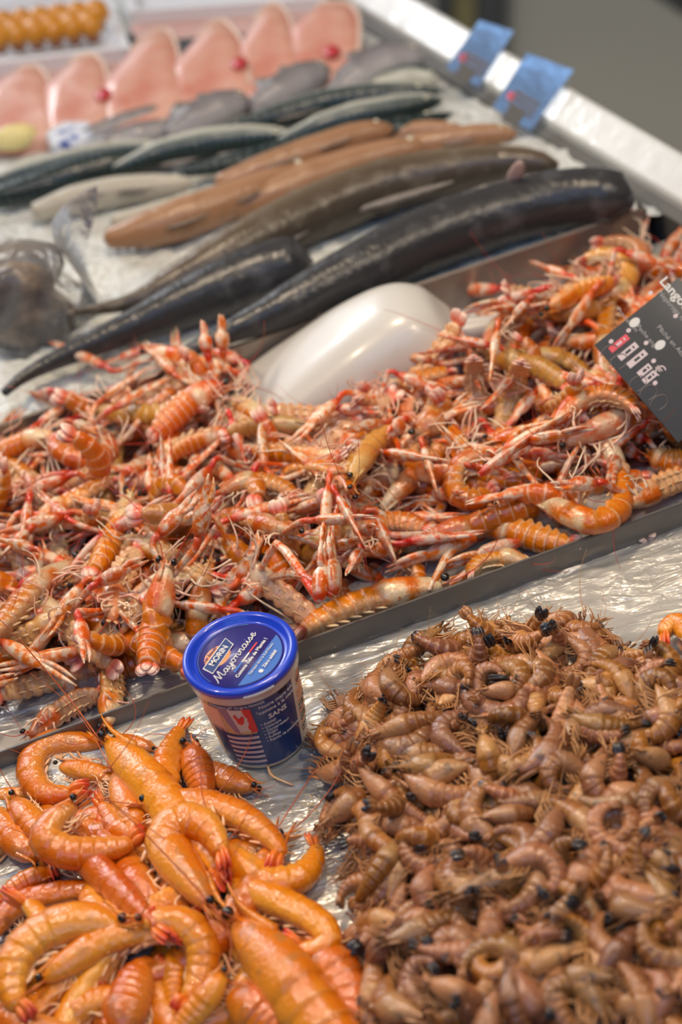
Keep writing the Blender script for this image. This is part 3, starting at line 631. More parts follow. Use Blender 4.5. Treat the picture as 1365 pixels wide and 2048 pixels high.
# the three big dark ones, nearest row first
fish([(8, 786), (50, 752), (130, 712), (250, 660), (370, 608), (480, 562), (560, 535), (618, 524)], [16, 30, 46, 62, 88, 108, 114, 108], .058, MF_dark, 'large charcoal fish with its thin tail at the tray corner, lying before the longest fish', side='R', roll=40, blunt=True, tail=True, fins=0, group=G, wk=1.08, aspect=1.0)
fish([(350, 715), (450, 668), (560, 620), (700, 552), (850, 480), (1000, 428), (1120, 400), (1205, 393), (1262, 402)], [20, 46, 84, 108, 122, 126, 124, 118, 108], .066, MF_dark, 'longest dark fish, resting on the back wall of the langoustine tray', side='R', roll=40, blunt=True, tail=False, fins=0, group=G, wk=1.05, aspect=1.0)
fish([(150, 625), (260, 605), (360, 560), (480, 500), (620, 430), (760, 375), (900, 343), (1020, 325), (1115, 330)], [10, 30, 62, 88, 96, 96, 92, 80, 60, 40], .060, MF_bronze, 'long bronze brown fish with a pale fin standing on it, second row from the tray', side='R', roll=5, blunt=True, tail=True, fins=1, group=G, wk=1.22, extra=pecfin(.86, [(1025, 372), (1040, 322)]))
# tan fish
fish([(215, 478), (300, 458), (400, 425), (500, 385), (590, 345), (640, 330)], [30, 56, 66, 62, 56, 40, 24], .052, MF_tan, 'tan brown fish lying just above the white ice patch, pale streak along its side', side='R', roll=20, tail=False, group=G)
fish([(470, 418), (560, 385), (660, 345), (760, 312), (830, 296), (862, 290)], [30, 50, 60, 54, 46, 30], .046, MF_tan, 'tan brown fish lying directly behind the bronze fish', side='R', roll=20, tail=False, group=G)
fish([(440, 370), (540, 335), (640, 300), (720, 272), (790, 258)], [34, 48, 52, 48, 32], .056, MF_tan, 'tan fish with an orange snout raised above the other tan fish', side='R', roll=30, tail=False, group=G)
fish([(700, 320), (800, 300), (900, 282), (980, 270), (1035, 268)], [24, 38, 42, 40, 26], .042, MF_tan, 'small tan fish nearest the rail, behind the bronze fish head', side='R', roll=20, tail=False, group=G)
fish([(640, 300), (760, 275), (850, 262), (930, 258)], [24, 36, 38, 20], .045, MF_tan, 'slender tan fish half hidden between tan fish and mackerels', side='R', roll=20, tail=False, group=G)
fish([(70, 425), (150, 400), (240, 382), (330, 372), (385, 366)], [30, 46, 48, 42, 26], .050, MF_white, 'pale cream fish beside the clear plastic sheet', side='R', roll=30, tail=False, group=G)
fish([(230, 445), (330, 425), (440, 395), (540, 362)], [30, 40, 44, 30], .040, MF_white, 'pale fish mostly hidden behind the tan brown fish', side='R', roll=30, tail=False, group=G)
GM = 'dark green mackerels'
fish([(-60, 405), (40, 385), (140, 355), (240, 325), (310, 302)], [26, 44, 52, 46, 24], .050, MF_mack, 'dark mackerel lying lowest in the row, cut off by the picture edge', side='R', roll=35, tail=False, group=GM, name='mackerel')
fish([(-60, 380), (60, 345), (160, 318), (250, 300), (330, 292)], [16, 36, 40, 36, 20], .056, MF_mack, 'mackerel with silvery belly just behind the lowest dark mackerel', side='R', roll=-20, tail=False, group=GM, name='mackerel')
fish([(230, 338), (320, 308), (420, 288), (520, 275), (590, 270)], [14, 44, 54, 46, 22], .056, MF_mack, 'mackerel with a bright cream belly in the middle of the row', side='R', roll=-15, tail=False, group=GM, name='mackerel')
fish([(370, 345), (460, 328), (560, 310), (680, 285), (800, 258), (905, 228)], [14, 36, 46, 46, 36, 18], .050, MF_mack, 'long dark mackerel in front of the cream bellied one', side='R', roll=40, tail=False, group=GM, name='mackerel')
fish([(560, 282), (660, 250), (760, 225), (850, 205), (885, 200)], [14, 44, 52, 44, 22], .058, MF_mack, 'mackerel with pale flank near the rail, head toward the blue cards', side='R', roll=-10, tail=False, group=GM, name='mackerel')
fish([(440, 262), (560, 232), (660, 206), (760, 190), (880, 182)], [16, 38, 46, 38, 20], .052, MF_mack, 'dark green mackerel behind the pale flanked one', side='R', roll=15, tail=False, group=GM, name='mackerel')
GG = 'grey fish beside the pink slices'
fish([(110, 300), (180, 272), (260, 243), (328, 220)], [12, 30, 34, 26], .050, MF_grey, 'slim grey fish nearest the blue and white sachet', side='L', roll=30, tail=False, group=GG)
fish([(150, 312), (240, 285), (310, 264), (345, 252)], [14, 42, 46, 30], .054, MF_grey, 'grey fish in front of the slim grey fish', side='L', roll=20, tail=False, group=GG)
fish([(335, 272), (400, 238), (460, 212), (500, 200)], [24, 58, 62, 34], .058, MF_grey, 'plump grey fish pair member with dark snout, middle of the grey row', side='L', roll=30, tail=False, group=GG)
fish([(330, 250), (390, 225), (450, 205), (478, 196)], [16, 34, 40, 26], .050, MF_grey, 'grey fish tucked behind the plump one', side='L', roll=50, tail=False, group=GG)
fish([(505, 215), (560, 185), (620, 155), (660, 138)], [26, 56, 60, 34], .058, MF_grey, 'smooth grey fish touching the last pink slices', side='L', roll=30, tail=False, group=GG)
fish([(660, 190), (720, 155), (790, 125), (850, 110)], [24, 56, 60, 32], .060, MF_grey, 'grey fish closest to the bright rail end', side='L', roll=10, tail=False, group=GG)
fish([(680, 150), (740, 120), (800, 104), (835, 98)], [16, 36, 40, 22], .060, MF_grey, 'grey fish highest on the ice, next to the shining rail', side='L', roll=40, tail=False, group=GG)
fish([(700, 200), (760, 172), (830, 155), (880, 158)], [16, 42, 44, 22], .050, MF_mack, 'dark striped fish curving down toward the rail', side='L', roll=20, tail=False, group=GG)
# pink slices
def steak_c(t):
    o = oc(t); return mix_(t, ramp_(t, noise_(t, 16, 4, o), [(.35, 0), (.65, 1)]), (.60, .22, .155), (.72, .42, .32))
M_steak = material('pink_fish_flesh', steak_c, .35, coat=.4, sss=.25, sss_r=(1, .3, .2), sss_s=.01)
M_blood = material('red_bloodline', (.52, .04, .05), .35, coat=.4); M_skin = material('slice_skin_rim', (.70, .52, .42), .4, coat=.3)
SL = [([(-30, 205), (50, 165), (90, 168), (108, 225), (100, 262), (-30, 268)], None, 'palest pink fish slice, cut off at the picture edge beside the yellow lemon'),
      ([(95, 195), (165, 145), (206, 148), (218, 205), (205, 245), (112, 262)], (205, 185), 'pink fish slice with a bright red spot, next to the palest one'),
      ([(212, 185), (295, 112), (345, 100), (362, 185), (345, 225), (232, 252)], None, 'pink fish slice without red spot between two red spotted slices'),
      ([(350, 150), (435, 78), (472, 90), (492, 132), (482, 195), (362, 228)], (478, 124), 'pink fish slice with a small dark red spot near its upper corner'),
      ([(478, 120), (535, 52), (572, 50), (594, 110), (588, 165), (500, 195)], None, 'light pink fish slice with a pale rim, second from the rail'),
      ([(585, 80), (650, 38), (708, 42), (716, 92), (692, 138), (600, 150)], (662, 96), 'deepest pink fish slice with a wide red patch, closest to the rail')]
for poly, red, lab in SL:
    pts = np.array([P(x, y, .055) for x, y in poly]); cen = np.mean(pts, 0); pts = cen + (pts - cen) * 1.10; sp_, _ = spline(np.vstack([pts, pts[:1]]), 37); sp_ = sp_[:-1]
    v = []; ax = unit(P(400, 100, .055) - P(400, 220, .055))
    mb = MB(); rows = []
    for dz, s in ((-.020, .95), (-.014, 1.0), (.004, 1.0), (.010, .95), (.013, .85), (.014, .5)):
        rows.append([cen + (p - cen) * s + UP * (dz + .12 * ((p - cen) @ ax) * 1.0) for p in sp_])
    n = 36; mb.add([p for r in rows for p in r], [(r * n + i, r * n + (i + 1) % n, (r + 1) * n + (i + 1) % n, (r + 1) * n + i) for r in range(5) for i in range(n)] + [tuple(5 * n + i for i in range(n))])
    parts = [('slice', mb, M_steak, [])]
    m = MB(); tube(m, [r for r in [sp_[k] + UP * (.008 + .12 * ((sp_[k] - cen) @ ax)) for k in range(5, 20)]], .0035, .0035, n=6, k=24); parts.append(('skin_rim', m, M_skin, []))
    if red: m = MB(); c = P(*red, .069); blob(m, c + UP * .12 * ((c - cen) @ ax), .011, .016, .004); parts.append(('red_spot', m, M_blood, []))
    build('fish_slice', parts, lab, 'fish slice', 'pink fish slices in a row')
# gap shade as dark slabs and pink liner behind the slices, trays
M_liner = material('pink_paper', lambda t: mix_(t, noise_(t, 8, 3, oc(t)), (.56, .32, .28), (.66, .46, .42)), .5); M_blackp = material('gap_shade_dark', (.05, .055, .06), .5)
def flat_on(name, px, z0, z1, mat, label, cat, bev=0.0):
    mb = MB(); prism(mb, [P(x, y, z1) for x, y in px], z0, z1, bev); return tag(obj(name, mb.mesh(name, mat, False)), label, cat)
flat_on('paper_liner', [(262, 25), (650, -10), (715, 30), (560, 70), (350, 108), (262, 128)], .035, .040, M_liner, 'pink paper liner behind the pink fish slices', 'paper')
flat_on('paper_liner', [(-40, 150), (250, 100), (262, 160), (-40, 215)], .035, .040, M_liner, 'strip of pinkish paper in front of the white tray of orange pieces', 'paper')
flat_on('gap_shade', [(350, 78), (560, 62), (545, 92), (480, 105), (440, 90), (352, 125)], .040, .046, M_blackp, 'dark grey painted shade in the gap behind two pink slices', 'painted shade')  # thin dark slab painted in for the shade behind the slices
flat_on('gap_shade', [(245, 70), (268, 66), (272, 118), (250, 122)], .040, .046, M_blackp, 'short upright strip of painted shade beside the white tray corner', 'painted shade')  # dark sliver put in as shade between tray and liner
M_wtray = material('white_plastic_tray', (.78, .80, .84), .3, coat=.5)
def open_tray(px, z0, z1, label, t=.010):
    o_ = [P(x, y, z1) for x, y in px]; c = np.mean(o_, 0); i_ = [c + (p - c) * .90 for p in o_]; n = len(o_); mb = MB(); v = []
    dn = np.array([0, 0, z0 - z1])
    v = [c + (p - c) * .97 + dn for p in o_] + list(o_) + list(i_) + [c + (p - c) * .88 + dn * .7 for p in o_]
    f = [(r * n + k, r * n + (k + 1) % n, (r + 1) * n + (k + 1) % n, (r + 1) * n + k) for r in range(3) for k in range(n)] + [tuple(3 * n + k for k in range(n)), tuple(range(n))[::-1]]
    mb.add(v, f); return tag(obj('plastic_tray', mb.mesh('plastic_tray', M_wtray, False)), label, 'tray')
open_tray([(-120, 140), (-120, 10), (210, -30), (262, 95)], .03, .060, 'white plastic tray holding two rows of orange yellow pieces')
open_tray([(255, 24), (240, -60), (620, -90), (655, -4)], .03, .058, 'empty looking bright white tray behind the pink paper liner')
M_amber = material('amber_piece', lambda t: mix_(t, noise_(t, 30, 3, oc(t)), (.56, .20, .01), (.80, .38, .03)), .3, coat=.6, sss=.2, sss_s=.01)
M_redp = material('dark_red_piece', (.20, .07, .03), .35, coat=.5)
rg = random.Random(4)
items = []
for r in range(2):
    for i in range(6): items.append((-5 + i * 37 + r * 12, 72 - i * 4.5 - r * 24, r, i))
for x, y, r, i in items:
    m = MB(); c = P(x, y, .072 + r * .006); f = lambda q: 1 + .12 * mnoise.noise(Vector((q * 2.3).tolist()) + Vector((x, y, 0))); blob(m, c, .018, .018, .018, f=f, n=12, m=8)
    m2 = MB(); blob(m2, c - np.array([0, .012, .015]), .010, .008, .006, n=10, m=6)
    build('seafood_roll', [('body', m, M_amber, []), ('dark_end', m2, M_redp, [])], 'amber seafood roll, %s from the tray end in the %s row of the white tray' % (CNT[5 - i], ('near', 'far')[r]), 'seafood roll', 'amber seafood rolls in the white tray')
# lemon and sachet
M_lemon = material('lemon_yellow', lambda t: mix_(t, noise_(t, 20, 2, oc(t)), (.80, .66, .22), (.84, .74, .40)), .4, coat=.3)
m = MB(); blob(m, P(30, 275, .055), .030, .017, .017, n=16, m=10, f=lambda q: 1 - .10 * abs(q[1])); tag(obj('lemon', m.mesh('lemon', M_lemon)), 'blurred pale yellow lemon lying before the pink fish slices', 'lemon')
M_sach = material('blue_white_sachet', lambda t: mix_(t, ramp_(t, noise_(t, 40, 2, oc(t)), [(.50, 0), (.53, 1)]), (.70, .74, .82), (.06, .10, .34)), .3, coat=.5)
m = MB(); prism(m, [P(x, y, .06) for x, y in [(88, 262), (128, 240), (182, 240), (190, 268), (150, 292), (100, 290)]], .035, .06, .01); tag(obj('sachet', m.mesh('sachet', M_sach, False)), 'small blue and white sachet lying beside the lemon', 'sachet')
# clear bag and sheet
def film(name, a=.25, tint=(.9, .93, .95)):
    m = bpy.data.materials.new(name); m.use_nodes = True; t = m.node_tree; t.nodes.clear(); o = N(t, 'ShaderNodeOutputMaterial'); mx = N(t, 'ShaderNodeMixShader'); tr = N(t, 'ShaderNodeBsdfTransparent'); g = N(t, 'ShaderNodeBsdfPrincipled')
    g.inputs['Base Color'].default_value = (*tint, 1); setin(g, Roughness=.12); bn = N(t, 'ShaderNodeBump'); t.links.new(noise_(t, 35, 3, oc(t)), bn.inputs['Height']); bn.inputs['Distance'].default_value = .01; t.links.new(bn.outputs[0], g.inputs['Normal'])
    fr = N(t, 'ShaderNodeFresnel'); fr.inputs[0].default_value = 1.5; t.links.new(bn.outputs[0], fr.inputs['Normal']); t.links.new(math_(t, 'ADD', math_(t, 'MULTIPLY', fr.outputs[0], 1.6), a, clamp=True), mx.inputs[0])
    t.links.new(tr.outputs[0], mx.inputs[1]); t.links.new(g.outputs[0], mx.inputs[2]); t.links.new(mx.outputs[0], o.inputs[0]); return m
M_film = film('clear_plastic_film', .05); M_bagbrown = material('bagged_brown', lambda t: ramp_(t, noise_(t, 26, 4, oc(t), .6), [(.38, (.035, .022, .014)), (.5, (.16, .095, .045)), (.62, (.34, .22, .11))]), .4, coat=.4)
def lump(pxc, rx, ry, z0, z1, f, n=28, m=16):
    mb = MB(); b = P(*pxc, z0); v = []
    for i in range(m + 1):
        q = i / m; s = math.sin(math.pi * (q * .62 + .36)) ** .5 if q < .97 else .25
        for j in range(n):
            a = 2 * math.pi * j / n; k = s * (1 + f * mnoise.noise(Vector((math.cos(a) * 2.2, math.sin(a) * 2.2, q * 3)))); v.append(b + np.array([rx * k * math.cos(a), ry * k * math.sin(a), (z1 - z0) * q]))
    mb.add(v, [(i * n + j, i * n + (j + 1) % n, (i + 1) * n + (j + 1) % n, (i + 1) * n + j) for i in range(m) for j in range(n)] + [tuple(m * n + j for j in range(n))]); return mb
mb = lump((66, 668), .046, .030, .03, .118, .30); tag(obj('smoked_fish', mb.mesh('smoked_fish', M_bagbrown)), 'brown mottled fish piece standing inside the clear plastic bag', 'fish piece')
mb = lump((72, 672), .058, .040, .026, .145, .5, 40, 24); tag(obj('plastic_bag', mb.mesh('plastic_bag', M_film)), 'crumpled clear plastic bag around the brown fish piece, beside the dark tail', 'bag')
mb = MB(); v = []; 
for i in range(14):
    for j in range(8):
        q, r = i / 13, j / 7; b0 = P(150 + r * 60, 640 - r * 20, .03); v.append(b0 + UP * (.125 + .03 * r) * q + np.array([.012 * math.sin(q * 5 + r * 3) + .02 * q, .010 * math.cos(q * 4 + r * 5), 0]))
f = [(i * 8 + j, i * 8 + j + 1, (i + 1) * 8 + j + 1, (i + 1) * 8 + j) for i in range(13) for j in range(7)]; mb.add(v, f); mb.add([np.array(p) + [0.0, .0006, 0] for p in v], [q[::-1] for q in f])
tag(obj('plastic_sheet', mb.mesh('plastic_sheet', M_film)), 'thin clear plastic sheet standing on the ice beside the bag', 'plastic sheet')
# ------------------------------------------------------------------ cards
M_card = material('glossy_black_card', (.012, .012, .012), .10, metal=.0, spec=1.0, coat=1.0, coat_r=.04, ior=2.6, bump=lambda t: noise_(t, 22, 2, oc(t)), bump_d=.0004)
M_cardm = material('black_price_card', (.012, .011, .011), .35, coat=.3)
M_print = material('white_print', (.78, .77, .75), .5); M_grey = material('faded_grey_print', (.13, .11, .11), .5); M_redprint = material('red_print', (.80, .10, .13), .5); M_pink = material('pinkish_print', (.74, .62, .64), .5)
M_blueprint = material('blue_print', (.04, .22, .48), .5)
def text_mesh(body, size, thick=.00015, shear=0.0, spacing=1.0, align='LEFT', bold=0.0):
    c = bpy.data.curves.new('text', 'FONT'); c.body = body; c.size = size; c.extrude = thick; c.shear = shear; c.space_character = spacing; c.align_x = align; c.align_y = 'CENTER'; c.resolution_u = 3; c.offset = bold
    o = bpy.data.objects.new('text', c); COL.objects.link(o); dg = bpy.context.evaluated_depsgraph_get(); me = bpy.data.meshes.new_from_object(o.evaluated_get(dg)); bpy.data.objects.remove(o); bpy.data.curves.remove(c)
    v = np.array([p.co[:] for p in me.vertices]); f = [tuple(p.vertices) for p in me.polygons]; bpy.data.meshes.remove(me); return v, f
def flat_text(name, body, size, o, ex, ey, mat, parent, org, ang=0.0, **kw):
    v, f = text_mesh(body, size, **kw); en = np.cross(ex, ey); c, s = math.cos(ang), math.sin(ang); x = v[:, 0] * c - v[:, 1] * s; y = v[:, 0] * s + v[:, 1] * c
    w = o - org + np.outer(x, ex) + np.outer(y, ey) + np.outer(v[:, 2], en); mb = MB(); mb.add(w, f); return obj(name, mb.mesh(name, mat, False), parent)
def disc(mb, c, ex, ey, r, rx=None, n=20, th=.0002):
    rx = rx or r; en = np.cross(ex, ey); v = [c + ex * rx * math.cos(2 * math.pi * i / n) + ey * r * math.sin(2 * math.pi * i / n) + en * th * k for k in (0, 1) for i in range(n)]
    mb.add(v, [tuple(range(n, 2 * n))] + [(i, (i + 1) % n, n + (i + 1) % n, n + i) for i in range(n)])
def plate(mb, c, ex, ey, hx, hy, th=.0002):
    en = np.cross(ex, ey); box(mb, c + en * th / 2, (ex, ey, en), hx, hy, th / 2)
# blue-reflecting cards clipped to the rail: stand on their lower corners, faces tilted up to the sky
def rail_card(px, zlow, label, skyd=(-.10, -.60, .79)):
    BL, BR, TR, TL = px   # corners in the photo
    b0 = P(*BL, zlow); dep = (b0 - CAMP) @ FW
    def ray(x, y): return FW * FPX + IR * (x - 682.5) + IU * (1024 - y)
    nn = unit(unit(CAMP - b0) + unit(skyd))
    c = []
    for x, y in px: r = ray(x, y); c.append(CAMP + r * ((b0 - CAMP) @ nn / (r @ nn)))
    mb = MB(); n = nn if nn @ (CAMP - b0) > 0 else -nn; v = [p for p in c] + [p - n * .0012 for p in c]
    mb.add(v, [(0, 1, 2, 3), (7, 6, 5, 4), (0, 4, 5, 1), (1, 5, 6, 2), (2, 6, 7, 3), (3, 7, 4, 0)])
    parts = [('card', mb, M_card, [])]; ex, ey = unit(c[1] - c[0]), unit(c[3] - c[0]); cc = c[0]
    L1, L2 = np.linalg.norm(c[1] - c[0]), np.linalg.norm(c[3] - c[0]); m = MB(); plate(m, cc + ex * L1 * .22 + ey * L2 * .30 + n * .0004, ex, np.cross(n, ex), .004, .004); parts.append(('red_mark', m, M_redprint, []))
    m = MB(); 
    for k in range(3): plate(m, cc + ex * L1 * .55 + ey * L2 * (.2 + .1 * k) + n * .0004, ex, np.cross(n, ex), .016, .0022)
    parts.append(('print_line', m, M_grey, []))
    m = MB(); box(m, c[0] * .5 + c[1] * .5 + ey * .004 - n * .002, (ex, ey, n), .010, .010, .004); parts.append(('clip', m, M_dark, []))
    return build('price_card', parts, label, 'price card', 'glossy cards clipped to the rail')
rail_card([(892, 135), (958, 175), (1028, 62), (960, 40)], .07, 'glossy black card reflecting blue sky, clipped to the rail farther along')
rail_card([(985, 215), (1062, 262), (1148, 140), (1055, 105)], .07, 'bigger glossy card with blue sky reflection, clipped to the rail nearer the big fish')
# black langoustine card
def lang_card():
    TL, BL, BR = (1300, 487), (1190, 690), (1324, 846); TRx = (TL[0] + BR[0] - BL[0], TL[1] + BR[1] - BL[1] - 6)
    b0 = P(*BR, .070)
    ex0 = unit(IR * (BR[0] - BL[0]) + IU * (BL[1] - BR[1]) - FW * 25); ey0 = unit(IR * (TL[0] - BL[0]) + IU * (BL[1] - TL[1]) + FW * 35); nn = unit(np.cross(ex0, ey0))
    c = []
    for x, y in (BL, BR, TRx, TL):
        r = FW * FPX + IR * (x - 682.5) + IU * (1024 - y); c.append(CAMP + r * ((b0 - CAMP) @ nn / (r @ nn)))
    if nn @ (CAMP - b0) < 0: nn = -nn
    o0 = c[0]; ex = unit(c[1] - c[0]); ey = unit(np.cross(nn, ex)); Wd = np.linalg.norm(c[1] - c[0]); Hh = (c[3] - c[0]) @ ey
    root = tag(obj('price_card', None, loc=o0), 'black price card with white print standing in the langoustines by the tray end', 'price card')
    Wd = Wd * 1.25
    mb = MB(); box(mb, ex * Wd / 2 + ey * Hh / 2 - nn * .0008, (ex, ey, nn), Wd / 2, Hh / 2, .0008); obj('card', mb.mesh('card', M_cardm, False), root)
    s = .001
    def at_px(x, y):
        r = FW * FPX + IR * (x - 682.5) + IU * (1024 - y); q = CAMP + r * ((o0 - CAMP) @ nn / (r @ nn)); return q + nn * .0002
    flat_text('print', 'Langoustine', .0125, at_px(1325, 558), ex, ey, M_print, root, o0, bold=.0003)
    flat_text('print', 'Nephrops norvegicus', .0068, at_px(1319, 583), ex, ey, M_grey2, root, o0)
    flat_text('print', 'Pêché en Atlantique', .0065, at_px(1317, 652), ex, ey, M_grey2, root, o0)
    flat_text('print', 'Production', .006, at_px(1236, 617), ex, ey, M_grey2, root, o0)
    flat_text('print', 'Peche engin', .006, at_px(1276, 651), ex, ey, M_grey2, root, o0)
    flat_text('print', '€', .014, at_px(1312, 733), ex, ey, M_pink, root, o0, ang=math.pi * .0)
    for x, y in ((1270, 645), (1321, 690)):
        m = MB(); disc(m, at_px(x, y) - o0, ex, ey, .0055, .0038); obj('white_dot', m.mesh('white_dot', M_print, False), root)
    for x, y in ((1302, 586), (1352, 632), (1223, 683), (1258, 661), (1293, 686), (1308, 722), (1311, 766)):
        m = MB(); disc(m, at_px(x, y) - o0, ex, ey, .0024, .0020, 8); obj('small_dot', m.mesh('small_dot', M_pink, False), root)
    for (x, y), hh, mt in (((1239, 687), .0105, M_redprint), ((1257, 703), .0105, M_pink), ((1275, 718), .0105, M_pink), ((1290, 741), .007, M_pink), ((1300, 755), .007, M_pink)):
        m = MB(); plate(m, at_px(x, y) - o0, ex, ey, .0030, hh); b = obj('digit_plate', m.mesh('digit_plate', mt, False), root)
        m = MB(); plate(m, at_px(x, y) - o0 + nn * .0002, ex, ey, .0011, hh * .28); plate(m, at_px(x, y) - o0 + nn * .0002 + ey * hh * .6, ex, ey, .0012, .0008); obj('digit_mark', m.mesh('digit_mark', M_cardm if mt is not M_redprint else M_pink, False), root)
    for x, y in ((1220, 706), (1238, 724), (1276, 768), (1297, 786), (1318, 806)):
        m = MB(); q = at_px(x, y) - o0; tube(m, [q + ex * .006 * math.cos(a) + ey * .009 * math.sin(a) for a in np.linspace(-.5, 4.2, 8)], .0006, n=4, k=14); obj('grey_digit', m.mesh('grey_digit', M_grey, False), root)
M_grey2 = material('light_grey_print', (.42, .41, .41), .5)
lang_card()
# ------------------------------------------------------------------ white scoop
M_scoop = material('white_scoop_plastic', (.62, .60, .56), .33, coat=.35, coat_r=.15, sss=.15, sss_r=(1, .9, .8), sss_s=.01)
def scoop():
    sm = lambda s, xs, ys: float(np.mean(np.interp(np.clip(s + np.linspace(-.07, .07, 9), 0, 1), xs, ys)))
    A = P(505, 815, .020); B = P(925, 700, .020); d = unit(B - A); L = np.linalg.norm(B - A); sd = np.cross(UP, d); m = MB(); n1, n2 = 40, 33; v = []
    for sh in (0, 1):
        for i in range(n1):
            s = i / (n1 - 1); h = .081 * (sm(s, [0, .25, .5, .70, .84, .95, 1], [.10, .48, .82, 1.0, .97, .74, .35])); w = .066 * sm(s, [0, .1, .5, .8, .95, 1], [.75, .9, 1.0, .95, .80, .62])
            for j in range(n2):
                a = math.pi * j / (n2 - 1); x = -math.cos(a); ex_ = .72; px = w * np.sign(x) * abs(x) ** ex_; pz = h * abs(math.sin(a)) ** ex_
                if sh: px *= .95; pz = max(0, pz - .003)
                v.append(A + d * (L * s * (1 if not sh else .99)) + sd * (px + .012 * (1 - s)) + UP * pz)
    k = n1 * n2
    f = [(i * n2 + j, i * n2 + j + 1, (i + 1) * n2 + j + 1, (i + 1) * n2 + j) for i in range(n1 - 1) for j in range(n2 - 1)]
    f += [(k + i * n2 + j, k + (i + 1) * n2 + j, k + (i + 1) * n2 + j + 1, k + i * n2 + j + 1) for i in range(n1 - 1) for j in range(n2 - 1)]
    f += [(0 + j, k + j, k + j + 1, j + 1) for j in range(n2 - 1)] + [((n1 - 1) * n2 + j, (n1 - 1) * n2 + j + 1, k + (n1 - 1) * n2 + j + 1, k + (n1 - 1) * n2 + j) for j in range(n2 - 1)]
    for e in (0, n2 - 1): f += [(i * n2 + e, (i + 1) * n2 + e, k + (i + 1) * n2 + e, k + i * n2 + e) for i in range(n1 - 1)]
    m.add(v, f); end = [v[(n1 - 1) * n2 + j] for j in range(n2)]; m.add(end, [tuple(range(n2))])
    hd = MB(); tube(hd, [B + UP * .022 - d * .004, B + UP * .020 + d * .02, B + UP * .016 + d * .05], .013, .011, n=12, k=8)
    build('scoop', [('blade', m, M_scoop, []), ('handle', hd, M_scoop, [])], 'big white plastic scoop half buried in the langoustines below the longest fish', 'scoop', None)
scoop()
# ------------------------------------------------------------------ mayonnaise tub
TB = P(531, 1475, 0); TB[2] = .001; TH = .099; RL = .0475

